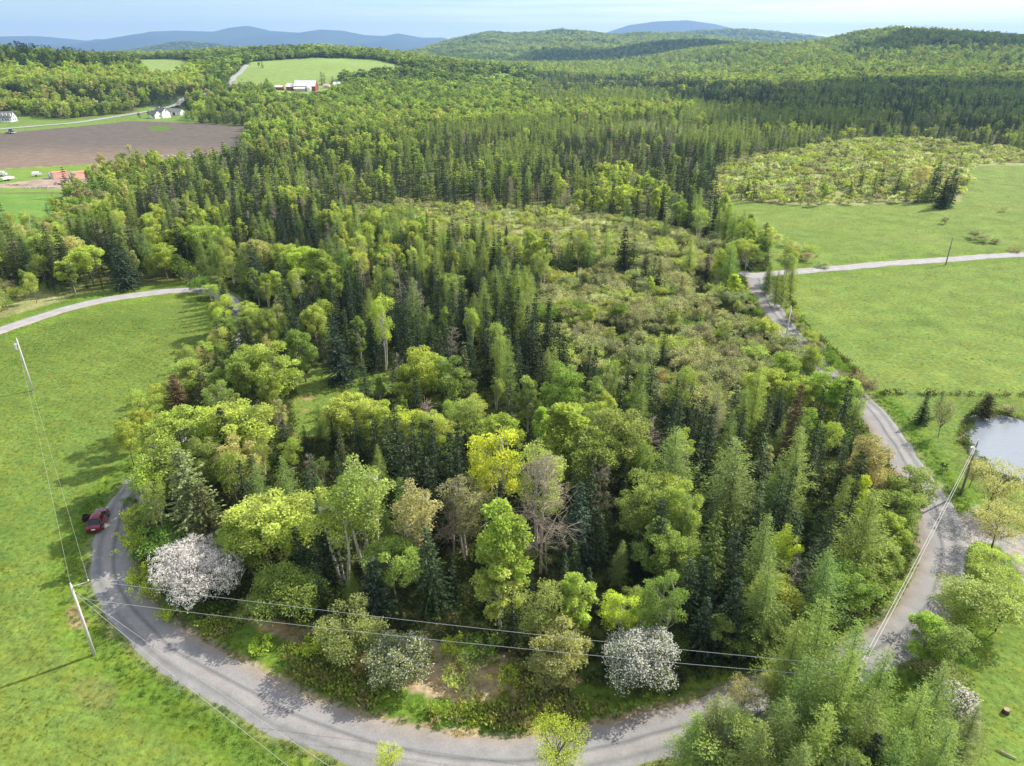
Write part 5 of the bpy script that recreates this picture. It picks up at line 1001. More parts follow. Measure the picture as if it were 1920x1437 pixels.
# ------------------------------------------------------------------ poles and wires
M_POLE = simple('weathered_pole', (0.50, 0.49, 0.47), .85, 0, .15, 6); M_POLED = simple('dark_pole', (0.20, 0.18, 0.16), .9, 0, .2, 6)
M_WIRE = simple('cable', (0.50, 0.50, 0.47), .5, 0, .02); M_STEEL = simple('galvanised_steel', (.5, .52, .53), .4, .6, .1); M_CER = simple('insulator_glaze', (.75, .75, .72), .3, 0, .05)
M_TANK = simple('transformer_paint', (.62, .63, .63), .4, 0, .06)
def pole(bx, by, tx, ty_, label, mat, tank=False, arm=None, H=None):
    gx, gy, gz = ground(bx, by)
    if H is None:
        _, b, c = ray(tx, ty_); H = CAMH + float(c) / float(b) * gy - gz
    e = empty('utility_pole', (gx, gy, gz)); tag(e, label, 'utility pole', 'utility poles')
    mb = MB(); mb.tube([(0, 0, -.4), (0, 0, H * .5), (0, 0, H)], [.17, .145, .11], 10); mb.build('shaft', mat, e, True)
    ins = MB(); ins.tube([(0, 0, H), (0, 0, H + .12)], .05, 8); ins.tube([(0, 0, H + .12), (0, 0, H + .2)], .07, 8); ins.build('insulator', M_CER, e, True)
    if arm is not None:
        dx, dy, ln = arm; a = MB(); a.tube([(0, 0, H - .25), (dx * ln, dy * ln, H - .05)], .045, 6); a.build('bracket_arm', M_POLE, e)
        i2 = MB(); i2.tube([(dx * ln, dy * ln, H - .05), (dx * ln, dy * ln, H + .18)], .06, 8); i2.build('insulator', M_CER, e, True)
    if tank:
        k = MB(); k.tube([(-.42, -.1, H - 1.9), (-.42, -.1, H - 1.0)], .27, 14); k.tube([(-.42, -.1, H - 1.0), (-.42, -.1, H - .93)], .29, 14); t = k.build('transformer', M_TANK, e, False)
        b = MB(); b.tube([(-.48, -.1, H - .95), (-.48, -.1, H - .7)], .045, 8); b.build('bushing', M_CER, t)
        b = MB(); b.box((-.17, -.05, H - 1.25), (.12, .1, .35)); b.build('mounting_bracket', M_STEEL, t)
    return (gx, gy, gz + H)
p_near = pole(177, 1228, 133, 1097, 'pale leaning looking pole on the left meadow inside the near road bend', M_POLE, False, (.93, .35, 1.5))
p_left = pole(62, 733, 36, 636, 'thin pole with white transformer standing alone on the left meadow', M_POLE, True)
p_right = pole(1801, 928, 1832, 827, 'dark pole with white transformer between the pond and the right road', M_POLED, True)
p_road = pole(1471, 648, 1478, 577, 'grey pole beside the narrow road below the junction', M_POLE)
p_jct = pole(1365, 482, 1367, 449, 'short pole at the dense birch clump by the junction', M_POLED)
p_far = pole(1773, 497, 1781, 446, 'thin lone pole beside the straight side road across the right meadows', M_POLED)
xh, yh = plane_hit(1612, 1254, 9.2)
e_h = proj(np.array([xh]), np.array([yh]), np.array([hz(xh, yh)]))
p_hid = pole(float(e_h[0][0]), float(e_h[1][0]), 0, 0, 'pole hidden among the larches over the lower road', M_POLED, False, None, 9.2)
WN = [0]
def wire(a, b, sag, label, r=.0075, name='power_line'):
    a = Vector(a); b = Vector(b); pts = []
    for k in range(25):
        t = k / 24; p = a.lerp(b, t); p.z -= sag * 4 * t * (1 - t); pts.append(p)
    mb = MB(); mb.tube(pts, r, 4); o = mb.build(name, M_WIRE); tag(o, label, 'power line', 'power lines')
def off(p, dx, dy, dz): return (p[0] + dx, p[1] + dy, p[2] + dz)
arm_tip = off(p_near, .93 * 1.5, .35 * 1.5, .13)
wire(off(p_near, 0, 0, .17), off(p_left, 0, 0, .17), 1.1, 'upper cable over the left meadow joining the two meadow poles')
wire(arm_tip, off(p_left, .1, 0, -.6), 1.2, 'lower cable over the left meadow joining the two meadow poles')
wire(arm_tip, off(p_hid, 0, 0, .17), .5, 'upper of two cables across the foot of the wood', .02)
wire(off(p_near, .1, 0, -1.6), off(p_hid, 0, 0, -1.1), .6, 'lower of two cables across the foot of the wood', .02)
wire(off(p_hid, -.1, 0, .17), off(p_right, -.05, 0, .17), .8, 'upper of two bright cables running up the right road', .021)
wire(off(p_hid, .1, 0, -.5), off(p_right, .05, 0, -.9), .9, 'lower of two bright cables running up the right road', .021)
wire(off(p_right, 0, 0, .17), off(p_road, 0, 0, .17), 1.2, 'cable from the pond pole to the roadside pole', .016)
wire(off(p_road, 0, 0, .17), off(p_jct, 0, 0, .17), .6, 'upper cable from the roadside pole to the junction pole', .02)
wire(off(p_road, 0, 0, -.8), off(p_jct, 0, 0, -.8), .6, 'lower cable from the roadside pole to the junction pole', .02)
wire(off(p_jct, 0, 0, .17), off(p_far, 0, 0, .17), 1.0, 'thin cable over the right meadow to the lone pole', .012)
gx, gy, gz = plane_hit(128, 1155)[0], plane_hit(128, 1155)[1], 0
wire(off(p_near, 0, 0, -.3), (gx, gy, hz(gx, gy)), 0.0, 'guy wire anchoring the near meadow pole to the ground', .014, 'guy_wire')
qx, qy = plane_hit(640, 1452, 4.5); wire(off(p_near, 0, 0, -.5), (qx, qy, 4.5), .25, 'service cable crossing the near road towards the viewer, upper one', .016)
qx, qy = plane_hit(560, 1452, 4.0); wire(off(p_near, 0, 0, -.9), (qx, qy, 4.0), .3, 'service cable over the meadow edge towards the viewer, lower one', .016)

# ------------------------------------------------------------------ dark red car with its driver's door open
def car():
    p0 = np.array(ground(179, 999)); p1 = np.array(ground(193, 965)); d = p1 - p0; yaw = math.atan2(d[1], d[0]); mid = (p0 + p1) / 2
    e = empty('parked_car', (mid[0], mid[1], hz(mid[0], mid[1]) + .06), yaw); tag(e, 'dark red saloon car parked on the road edge with its driver door open', 'car')
    paint, pn, pl, po = nmat('dark_red_paint'); b = pn.new('ShaderNodeBsdfPrincipled'); b.inputs['Base Color'].default_value = (.17, .008, .022, 1); b.inputs['Roughness'].default_value = .28; b.inputs['Metallic'].default_value = .35; b.inputs['Coat Weight'].default_value = .8; b.inputs['Coat Roughness'].default_value = .05; pl.new(b.outputs[0], po.inputs[0])
    glass = simple('car_glass', (.015, .02, .025), .05, 0, 0, 1, 1.0); black = simple('black_trim', (.015, .015, .016), .5, 0, .05); rubber = simple('tyre_rubber', (.02, .02, .02), .85, 0, .1)
    alloy = simple('alloy', (.5, .5, .52), .3, .8, .05); redl = simple('tail_lamp', (.35, .01, .01), .2, 0, .02); clear = simple('head_lamp', (.7, .72, .75), .15, 0, .02); plate = simple('number_plate', (.75, .76, .72), .4, 0, .02); seatm = simple('seat_cloth', (.03, .03, .035), .8, 0, .1)
    # sections along x (front +): half width, bottom, belt height, plus hood/trunk line
    X = [-2.38, -2.3, -2.0, -1.5, -1.0, -0.4, 0.3, 0.9, 1.3, 1.8, 2.15, 2.36]
    Wd = [.70, .82, .89, .91, .92, .92, .92, .92, .91, .88, .80, .62]
    Bt = [.42, .30, .24, .22, .20, .20, .20, .20, .22, .24, .28, .38]
    Tp = [.82, .98, 1.03, 1.04, .98, .96, .95, .96, .95, .88, .80, .66]
    V = []; Fs = []
    for i in range(len(X)):
        w, bt, tp = Wd[i], Bt[i], Tp[i]; m = (bt + tp) / 2 + .05
        prof = [(-w * .88, bt), (-w, bt + .12), (-w * 1.0, m), (-w * .97, tp - .12), (-w * .86, tp - .01), (-w * .4, tp + .03), (0, tp + .04), (w * .4, tp + .03), (w * .86, tp - .01), (w * .97, tp - .12), (w, m), (w, bt + .12), (w * .88, bt)]
        V += [(X[i], a, c) for a, c in prof]
    k = 13
    for i in range(len(X) - 1):
        for j in range(k): a = i * k + j; b2 = i * k + (j + 1) % k; Fs.append((a, a + k, b2 + k, b2))
    Fs += [tuple(range(k)), tuple(reversed(range((len(X) - 1) * k, len(X) * k)))]
    body = link('body', new_mesh('body', V, Fs, [paint], True), e); md = body.modifiers.new('ss', 'SUBSURF'); md.levels = 1; md.render_levels = 2
    # cabin: roof, windows and pillars
    cab = [(-1.95, .62, 1.02), (-1.05, .60, 1.40), (-.2, .62, 1.46), (.35, .60, 1.42), (1.12, .66, .98)]
    def loftq(a, b_): return a, b_
    rf = MB(); Vr = []; 
    for (x, w, z) in [(-1.12, .56, 1.395), (-.7, .60, 1.44), (-.2, .61, 1.455), (.15, .60, 1.44), (.38, .57, 1.40)]: Vr += [(x, -w, z - .03), (x, -w * .5, z + .02), (x, 0, z + .03), (x, w * .5, z + .02), (x, w, z - .03)]
    Fr = [(i * 5 + j, (i + 1) * 5 + j, (i + 1) * 5 + j + 1, i * 5 + j + 1) for i in range(4) for j in range(4)]
    rf.add(Vr, [tuple(reversed(f)) for f in Fr]); ro = rf.build('roof', paint, e, True); sm = ro.modifiers.new('s', 'SOLIDIFY'); sm.thickness = .04; sm.offset = -1
    g = MB(); g.add([(-1.98, -.66, 1.05), (-1.98, .66, 1.05), (-1.14, .55, 1.385), (-1.14, -.55, 1.385)], [(0, 3, 2, 1)]); g.build('rear_window', glass, e)
    g = MB(); g.add([(1.15, -.70, 1.0), (1.15, .70, 1.0), (.40, .57, 1.385), (.40, -.57, 1.385)], [(0, 1, 2, 3)]); g.build('windscreen', glass, e)
    for s in (-1, 1):
        g = MB(); g.add([(-1.75, s * .83, 1.03), (1.08, s * .83, .98), (.38, s * .60, 1.38), (-1.1, s * .58, 1.38)], [(0, 1, 2, 3) if s < 0 else (3, 2, 1, 0)]); g.build('side_window', glass, e)
        q = MB()
        for (x0, z0, x1, z1, w) in [(-1.86, 1.03, -1.1, 1.38, .07), (1.13, .98, .40, 1.38, .04), (-.35, .99, -.32, 1.41, .045)]:
            q.tube([(x0, s * .845, z0), (x1, s * .61, z1)], w, 6)
        q.tube([(-1.12, s * .60, 1.395), (.40, s * .60, 1.395)], .03, 6); q.build('window_pillar', paint, e)
        q = MB(); q.box((.78, s * 1.0, 1.02), (.14, .2, .13), 0, (.8, .8)); q.box((.8, s * .92, .99), (.06, .12, .04)); q.build('mirror', paint, e)
    for sx_ in (-1.42, 1.42):
        for s in (-1, 1):
            t = MB(); t.tube([(sx_, s * .72, .32), (sx_, s * .93, .32)], .32, 20); w = t.build('wheel', rubber, e, False)
            h = MB(); h.tube([(sx_, s * .90, .32), (sx_, s * .945, .32)], .2, 12); h.build('rim', alloy, w)
    a = MB(); a.box((-2.33, 0, .40), (.14, 1.55, .20), 0, (.8, .96)); a.build('rear_bumper', paint, e)
    a = MB(); a.box((-2.37, 0, .33), (.10, 1.3, .09)); a.build('diffuser', black, e)
    a = MB(); a.box((2.30, 0, .42), (.16, 1.35, .2), 0, (.8, .94)); a.build('front_bumper', paint, e)
    a = MB(); a.box((2.375, 0, .60), (.06, .8, .14)); a.build('radiator_grille', black, e)
    a = MB(); a.box((-2.41, 0, .69), (.03, .46, .15)); a.build('number_plate', plate, e)
    for s in (-1, 1):
        a = MB(); a.box((-2.33, s * .62, .80), (.16, .34, .15), s * -.25, (.8, .9)); a.build('tail_lamp', redl, e)
        a = MB(); a.box((2.2, s * .58, .66), (.2, .3, .13), s * -.5, (.8, .9)); a.build('headlight', clear, e)
    # open driver door (left side = +y), hinged at the front
    D = Vector((.72, .93, 0)); a1 = math.radians(180 - 62); dx, dy = math.cos(a1), math.sin(a1)
    def dp(s_, z_, o_=0): return (D.x + dx * s_ - dy * o_, D.y + dy * s_ + dx * o_, z_)
    q = MB()
    def slab(ss, th): 
        Vs = [dp(a_, z_, th / 2) for a_, z_ in ss] + [dp(a_, z_, -th / 2) for a_, z_ in ss]; n_ = len(ss)
        q.add(Vs, [tuple(range(n_)), tuple(reversed(range(n_, 2 * n_)))] + [(i, i + n_, (i + 1) % n_ + n_, (i + 1) % n_) for i in range(n_)])
    slab([(0, .26), (1.06, .26), (1.08, .6), (1.06, .98), (0, .96)], .09); dr = q.build('front_door', paint, e)
    q = MB(); slab([(.06, .32), (1.0, .32), (1.0, .92), (.06, .90)], .13)
    q.v = [(a_ - dy * .0, b_, c_) for a_, b_, c_ in q.v]; q.build('door_lining', black, dr)
    q = MB(); slab([(.05, .98), (1.02, .99), (.80, 1.38), (.50, 1.36)], .02); q.build('door_window', glass, dr)
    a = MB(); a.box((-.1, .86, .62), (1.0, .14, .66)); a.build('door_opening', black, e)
    a = MB(); a.box((.0, .45, .55), (.5, .48, .16)); a.box((-.25, .45, .85), (.12, .46, .55)); a.build('driver_seat', seatm, e)
car()

# ------------------------------------------------------------------ buildings
M_WHITE = simple('white_clapboard', (.80, .79, .76), .7, 0, .05, 2); M_GREYB = simple('blue_grey_siding', (.52, .55, .60), .7, 0, .05, 2); M_SHING = simple('grey_shingles', (.17, .17, .19), .85, 0, .2, 2)
M_RED = simple('barn_red', (.26, .03, .035), .75, 0, .15, 1); M_TIN = simple('tin_roof', (.80, .79, .78), .5, 0, .06, .6); M_PINK = simple('faded_red_sheet', (.74, .38, .31), .7, 0, .15, .7); M_WIN = simple('window_glass', (.03, .04, .05), .1, 0, 0); M_CONC = simple('pale_concrete', (.5, .48, .45), .9, 0, .1)
M_STEELB = simple('grey_steel_wall', (.42, .44, .47), .6, .1, .15, 1.5); M_BLK = simple('black_parts_and_shade', (.012, .012, .014), .9, 0, 0); M_ORANGE = simple('orange_paint', (.75, .17, .03), .5, 0, .08); M_WOOD = simple('cut_logs', (.34, .25, .18), .9, 0, .35, 1.2); M_STONE = simple('field_stones', (.36, .34, .32), .9, 0, .3, 1)
def gable(e, cx, cy, Lx, Ly, hw, hr, wall, roofm, over=.35, windows=(), rz=0, pname='', z0=-.6):
    """gabled volume, ridge along local x"""
    ca, sa = math.cos(rz), math.sin(rz)
    def P(x, y, z): return (cx + x * ca - y * sa, cy + x * sa + y * ca, z)
    a, b = Lx / 2, Ly / 2; m = MB()
    m.add([P(-a, -b, z0), P(a, -b, z0), P(a, b, z0), P(-a, b, z0), P(-a, -b, hw), P(a, -b, hw), P(a, b, hw), P(-a, b, hw), P(-a, 0, hr), P(a, 0, hr)], [(0, 1, 5, 4), (2, 3, 7, 6), (1, 2, 6, 9, 5), (3, 0, 4, 8, 7)])
    w = m.build(pname + 'wall', wall, e); m = MB(); sl = (hr - hw) / b; o = over
    for s in (-1, 1):
        y1 = s * (b + o); z1 = hw - sl * o; T_ = .14
        q = [P(-a - o, y1, z1 + .02), P(a + o, y1, z1 + .02), P(a + o, 0, hr + .02), P(-a - o, 0, hr + .02), P(-a - o, y1, z1 + T_), P(a + o, y1, z1 + T_), P(a + o, 0, hr + T_), P(-a - o, 0, hr + T_)]
        m.add(q, [(0, 1, 2, 3), (7, 6, 5, 4), (0, 4, 5, 1), (1, 5, 6, 2), (3, 7, 4, 0)])
    rf = m.build(pname + 'roof', roofm, e)
    for (side, u, z, ww, hh) in windows:
        m = MB(); f = MB()
        if side in 'sn':
            y = -b - .03 if side == 's' else b + .03; f.add([P(u - ww / 2 - .1, y, z - .1), P(u + ww / 2 + .1, y, z - .1), P(u + ww / 2 + .1, y, z + hh + .1), P(u - ww / 2 - .1, y, z + hh + .1)], [(0, 1, 2, 3)]); y += -.04 if side == 's' else .04
            m.add([P(u - ww / 2, y, z), P(u + ww / 2, y, z), P(u + ww / 2, y, z + hh), P(u - ww / 2, y, z + hh)], [(0, 1, 2, 3)])
        else:
            x = a + .03 if side == 'e' else -a - .03; f.add([P(x, u - ww / 2 - .1, z - .1), P(x, u + ww / 2 + .1, z - .1), P(x, u + ww / 2 + .1, z + hh + .1), P(x, u - ww / 2 - .1, z + hh + .1)], [(0, 1, 2, 3)]); x += .04 if side == 'e' else -.04
            m.add([P(x, u - ww / 2, z), P(x, u + ww / 2, z), P(x, u + ww / 2, z + hh), P(x, u - ww / 2, z + hh)], [(0, 1, 2, 3)])
        fo = f.build('window', M_WHITE, e); m.build('pane', M_WIN, fo)
    return w, rf
# grey house with three dormers at the left border
g = ground(6, 229); e = empty('grey_house', (g[0], g[1], g[2]), .12); tag(e, 'blue grey house with three white dormers at the field road', 'house')
gable(e, 0, 3, 15, 9, 3.4, 7.6, M_GREYB, M_SHING, .4, [('s', 3.2, 1.0, 1.0, 1.5), ('s', 5.0, 1.0, 1.0, 1.5), ('s', 1.0, 1.0, 1.0, 1.5), ('e', -1.5, 1, 1, 1.4), ('e', 1.5, 1, 1, 1.4), ('e', 0, 4.2, 1, 1.2)])
for k in (0.6, 3.4, 6.2):
    d = MB(); d.add([(k - .8, -.75, 4.3), (k + .8, -.75, 4.3), (k + .8, -.75, 5.9), (k, -.75, 6.7), (k - .8, -.75, 5.9), (k - .8, 1.6, 5.3), (k + .8, 1.6, 5.3), (k + .8, 1.6, 5.9), (k, 1.6, 6.7), (k - .8, 1.6, 5.9)], [(0, 1, 2, 3, 4), (0, 4, 9, 5), (1, 6, 7, 2)]); do = d.build('dormer', M_WHITE, e)
    d = MB(); d.add([(k - 1, -.9, 5.75), (k, -.9, 6.85), (k, 1.8, 6.85), (k - 1, 1.8, 5.75), (k + 1, -.9, 5.75), (k + 1, 1.8, 5.75)], [(0, 1, 2, 3), (1, 4, 5, 2)]); d.build('dormer_roof', M_SHING, do)
    d = MB(); d.add([(k - .4, -.79, 4.6), (k + .4, -.79, 4.6), (k + .4, -.79, 5.7), (k - .4, -.79, 5.7)], [(0, 1, 2, 3)]); d.build('pane', M_WIN, do)
gable(e, -8.5, -3.5, 7, 6, 2.6, 5.0, M_GREYB, M_SHING, .3, [('e', 0, .6, 2.2, 1.9)], .0, 'garage_')
d = MB(); d.box((4, -2.4, .3), (7, 1.6, .5)); d.build('porch', M_WHITE, e)
# white farmhouse with wing
g = ground(306, 221); e = empty('white_house', (g[0], g[1], g[2]), -.5); tag(e, 'white gabled house with grey roofs between field and wooded hill', 'house')
gable(e, -2, 1, 11, 8, 4.6, 7.8, M_WHITE, M_SHING, .4, [('e', 0, 5.2, 1, 1.1), ('s', -2, 1.2, 1, 1.3)])
gable(e, -1.5, -6, 8, 7, 3.2, 6.2, M_WHITE, M_SHING, .4, [('e', 1.2, 1.1, 1, 1.2)], 0, 'wing_')
d = MB(); d.box((-4, 1, 8.0), (.7, .7, 1.6)); d.build('chimney', M_CONC, e)
g = ground(330, 216); e = empty('white_garage', (g[0], g[1], g[2]), -.1); tag(e, 'low white garage block with dark doors right of the white house', 'garage')
gable(e, 0, 0, 13, 7, 3.0, 5.0, M_WHITE, M_SHING, .4, [])
for k in (-3.6, 0.2, 3.9):
    d = MB(); d.box((k, -3.56, 1.2), (1.9 if k != 0.2 else 2.2, .1, 2.3)); d.build('garage_door', M_WIN if k < 3 else M_GREYB, e)
# red barn and its neighbours
g = ground(571, 171); sc_ = g[1] / 900.0; e = empty('red_barn', (g[0], g[1], g[2]), -.05, (sc_, sc_, sc_)); tag(e, 'long dark red barn with pale tin roof under the hay hill', 'barn')
gable(e, 0, 8, 25, 13, 5.4, 11.2, M_RED, M_TIN, .5, [('s', 9.5, 1.5, 1.2, 1.2), ('e', 0, 5.5, 1.6, 1.6)])
gable(e, -17.8, 7, 8.8, 10, 4.6, 7.8, M_RED, M_TIN, .4, [('s', 0, 1.6, 1.2, 1.2)], 0, 'annex_')
gable(e, -4.5, -2.4, 13, 6, 2.9, 4.0, M_STEELB, M_TIN, .3, [], 0, 'lean_to_')
d = MB(); d.tube([(5.8, -1, -.5), (5.8, -1, 4.2)], 3.0, 20); d.add([(5.8 + 3.0 * math.cos(t), -1 + 3.0 * math.sin(t), 4.2) for t in np.linspace(0, 6.283, 20, False)] + [(5.8, -1, 5.6)], [(i, (i + 1) % 20, 20) for i in range(20)]); d.build('silo', M_TIN, e)
g = ground(522, 169); e = empty('red_shed', (g[0], g[1], g[2]), -.05, (sc_, sc_, sc_)); tag(e, 'small red shed with grey roof left of the long barn', 'shed'); gable(e, 0, 2, 10, 6, 3.2, 4.6, M_RED, M_TIN, .3, [('s', 0, 1, 1, 1)])
g = ground(633, 165); e = empty('farm_house', (g[0], g[1], g[2]), -.1, (sc_, sc_, sc_)); tag(e, 'white farmhouse half hidden by trees right of the barn', 'house'); gable(e, 0, 2, 10, 8, 4, 6.6, M_WHITE, M_TIN, .4, [('s', -2, 1.4, 1, 1.2), ('s', 2, 1.4, 1, 1.2)])
g = ground(612, 166); e = empty('farm_cottage', (g[0], g[1], g[2]), -.1, (sc_, sc_, sc_)); tag(e, 'pale pink cottage behind dark conifers by the barn', 'cottage'); gable(e, 0, 2, 7, 6, 3.2, 5, M_CONC, M_PINK, .3, [('s', 0, 1.2, 1, 1)])
g = ground(666, 165.5); e = empty('long_shed', (g[0], g[1], g[2]), -.02, (sc_, sc_, sc_)); tag(e, 'low long shed with bright white roof at the hay field foot', 'shed'); gable(e, 0, 2, 15, 6, 2.2, 3.4, M_STEELB, M_TIN, .3, [('s', 3, .8, 1, .8)])
g = ground(212, 107); e = empty('ridge_farmhouse', (g[0], g[1], g[2] + 3), 0); tag(e, 'distant white farmhouse on the wooded ridge far left', 'house'); gable(e, 0, 0, 14, 8, 6, 10, M_WHITE, M_TIN, .4, [('s', -3, 2, 1.4, 1.6), ('s', 3, 2, 1.4, 1.6)], 0, '', -6)
g = ground(1693, 57); e = empty('hilltop_house', (g[0], g[1], g[2] - 1), .2); tag(e, 'house with pale roof on the crest of the right hill', 'house'); gable(e, 0, -12, 16, 9, 6, 10, M_CONC, M_STEELB, .4, [('s', -3, 2, 1.4, 1.6), ('s', 3, 2, 1.4, 1.6)], 0, '', -12)

# red roofed containers, machinery, wood pile in the farm yard
def container(bx, by, rz, Lc, label):
    g = ground(bx, by); e = empty('storage_container', (g[0], g[1], g[2]), rz); tag(e, label, 'container', 'storage containers in the farm yard')
    w = MB(); w.box((-1.45, Lc / 2, 1.3), (.12, Lc, 2.6)); w.box((1.45, Lc / 2, 1.3), (.12, Lc, 2.6)); w.box((0, Lc - .06, 1.3), (2.78, .12, 2.6)); w.box((0, Lc / 2, .06), (2.78, Lc - .12, .1)); w.build('wall', M_PINK, e)
    r = MB(); r.box((0, Lc / 2, 2.67), (3.2, Lc + .3, .14)); 
    for k in range(9): r.box((-1.4 + k * .35, Lc / 2, 2.76), (.1, Lc + .2, .05))
    r.build('roof', M_PINK, e)
    b = MB(); b.box((0, Lc * .5, 1.35), (2.6, .08, 2.4)); b.build('inside_shade_sheet', M_BLK, e)  # black sheet halfway in, its colour standing for the shade inside
    for s in (-1, 1): d = MB(); d.box((s * 2.0, -.45, 1.25), (.08, 1.3, 2.4), s * -.9); d.build('door', M_STEELB, e)
container(98, 335, -.75, 6.4, 'red roofed container with open doors, left of the two'); container(136, 335, -.70, 6.2, 'red roofed container with open doors, right of the two')
def heap(name, px, py, sx, sy, n, mat, label, cat, lo, hi, hgt, seed, log=False):
    r = np.random.default_rng(seed); g = ground(px, py); m = MB()
    for k in range(n):
        x, y = r.normal() * sx * .45, r.normal() * sy * .45; z = max(.1, hgt * (1 - (x / sx) ** 2 - (y / sy) ** 2)) * r.uniform(.1, 1); s = r.uniform(lo, hi)
        if log:
            a = r.uniform(0, 6.28); m.tube([(x, y, z), (x + math.cos(a) * s * 2.2, y + math.sin(a) * s * 2.2, z + r.normal() * .1)], s * .35, 7)
        else: m.box((x, y, z), (s, s * r.uniform(.6, 1), s * .7), r.uniform(0, 3), (r.uniform(.6, .9), r.uniform(.6, .9)))
    o = m.build(name, mat, None, False, (g[0], g[1], g[2])); tag(o, label, cat, kind='stuff')
heap('log_heap', 133, 345, 6, 4, 130, M_WOOD, 'tumbled heap of cut pale logs on the dirt yard', 'logs', .5, .9, 1.6, 900, True)
heap('stone_rubble', 80, 353, 9, 1.2, 80, M_STONE, 'low bank of stones along the yard edge', 'stones', .3, .8, .6, 901); heap('stone_rubble', 35, 348, 6, 1, 40, M_WOOD, 'rotting timber lying along the yard track', 'timber', .3, .7, .4, 902, True)
heap('stone_rubble', 350, 294, 22, 2, 90, M_STONE, 'dark stones along the lower edge of the ploughed field', 'stones', .6, 1.4, .8, 903)
def utility_trailer(px, py, rz, label, s=1.0, deck=True):
    g = ground(px, py); e = empty('farm_trailer', (g[0], g[1], g[2]), rz, (s, s, s)); tag(e, label, 'trailer', 'trailers in the farm yard')
    b = MB(); b.box((0, 0, .75), (4.2, 1.9, .14)); b.box((0, -.93, 1.1), (4.2, .06, .6)); b.box((0, .93, 1.1), (4.2, .06, .6)); b.box((-2.07, 0, 1.1), (.06, 1.8, .6)); b.build('bed', M_WHITE, e)
    if deck: c = MB(); c.box((-.3, 0, 1.75), (3.2, 1.7, .7), 0, (.9, .9)); c.build('cover', M_TIN, e)
    t = MB(); t.tube([(2.1, 0, .7), (3.6, 0, .5)], .06, 6); t.build('drawbar', M_STEELB, e)
    for s_ in (-1, 1): w = MB(); w.tube([(-.4, s_ * 1.0, .38), (-.4, s_ * 1.2, .38)], .38, 16); w.build('wheel', M_BLK, e)
utility_trailer(70, 331, .6, 'white covered trailer standing left of the containers'); utility_trailer(15, 339, 1.1, 'white open trailer on the grass at the yard track', 1.2, False); utility_trailer(3, 331, .2, 'white trailer at the very edge of the yard', 1.1)
g = ground(163, 325); e = empty('orange_machine', (g[0], g[1], g[2]), .3); tag(e, 'orange farm implement beside the right container under trees', 'farm machine')
b = MB(); b.box((0, 0, .9), (3.6, 1.0, .35)); b.box((-.8, 0, 1.3), (1.1, .9, .5), 0, (.8, .8)); b.build('frame', M_ORANGE, e)
for k in range(5): t = MB(); t.tube([(-1.6 + k * .8, -.4, .9), (-1.6 + k * .8, -.75, .1)], .06, 6); t.build('tine', M_STEELB, e)
for s_ in (-1, 1): t = MB(); t.tube([(s_ * 1.5, .5, .4), (s_ * 1.5, .72, .4)], .4, 14); t.build('wheel', M_BLK, e)
# tractor on the ploughed field
g = ground(19, 251); e = empty('tractor', (g[0], g[1], g[2]), 2.9, (1.25, 1.25, 1.25)); tag(e, 'small dark tractor with pale bonnet working the ploughed field edge', 'tractor')
M_BLUEP = simple('dark_blue_paint', (.03, .05, .10), .4, 0, .05)
b = MB(); b.box((.9, 0, 1.15), (1.9, .7, .75), 0, (.92, .8)); b.build('bonnet', M_WHITE, e); b = MB(); b.box((-.7, 0, 1.0), (1.5, .9, .5)); b.build('chassis', M_BLUEP, e)
b = MB(); b.box((-.75, 0, 1.95), (1.4, 1.3, 1.2), 0, (.85, .85)); b.build('cab', M_WIN, e); b = MB(); b.box((-.75, 0, 2.6), (1.5, 1.4, .12)); b.build('cab_roof', M_BLUEP, e)
b = MB(); b.tube([(1.1, .1, 1.5), (1.1, .1, 2.5)], .05, 8); b.build('exhaust', M_BLK, e)
for (x_, r_2, w_) in ((-.9, .85, .4), (1.5, .5, .28)):
    for s_ in (-1, 1): w = MB(); w.tube([(x_, s_ * .62, r_2), (x_, s_ * (.62 + w_), r_2)], r_2, 18); wo_ = w.build('wheel', M_BLK, e); h = MB(); h.tube([(x_, s_ * .66, r_2), (x_, s_ * (.66 + w_), r_2)], r_2 * .5, 12); h.build('rim', M_WHITE, wo_)
b = MB(); b.box((-2.6, 0, .7), (.9, 3.2, .25)); b.tube([(-1.4, 0, .8), (-2.4, 0, .8)], .07, 6)
b.build('harrow', M_STEELB, e)

# footbridge over the hidden brook, small things on the lawn
g = ground(690, 424); e = empty('footbridge', (g[0], g[1], g[2] + 1.3), -.35); tag(e, 'small white railed footbridge in the marsh thicket', 'footbridge')
b = MB(); b.box((0, 0, .15), (7.5, 2.0, .16)); b.build('deck', M_CONC, e)
for s_ in (-1, 1):
    b = MB(); b.box((0, s_ * 1.0, 1.15), (7.5, .14, .16)); b.box((0, s_ * 1.0, .7), (7.5, .08, .1))
    for k in range(6): b.box((-3.6 + k * 1.44, s_ * 1.0, .65), (.12, .12, 1.0))
    b.build('railing', M_WHITE, e)
for k in (-3.4, 3.4): b = MB(); b.box((k, 0, -.7), (.3, 1.8, 1.6)); b.build('pier', M_WOOD, e)
g = ground(1885, 1337); e = empty('tree_stump', (g[0], g[1], g[2])); tag(e, 'cut tree stump with pale top on the lower right lawn', 'stump')
b = MB(); b.tube([(0, 0, -.1), (0, 0, .45)], [.34, .26], 12); b.build('bark', M_DARKB, e, True); b = MB(); b.tube([(0, 0, .45), (0, 0, .47)], .25, 12); b.build('cut_face', M_WOOD, e)
g = ground(1889, 1417); b = MB(); b.tube([(-.7, .5, .1), (-.2, .1, .16), (.5, -.35, .12)], [.05, .09, .06], 7); b.tube([(-.2, .1, .16), (-.35, .45, .2)], [.05, .02], 6); o = b.build('fallen_branch', M_DEAD, None, True, g); tag(o, 'pale fallen branch lying on the lower right lawn', 'branch')
g = ground(1768, 883); b = MB()
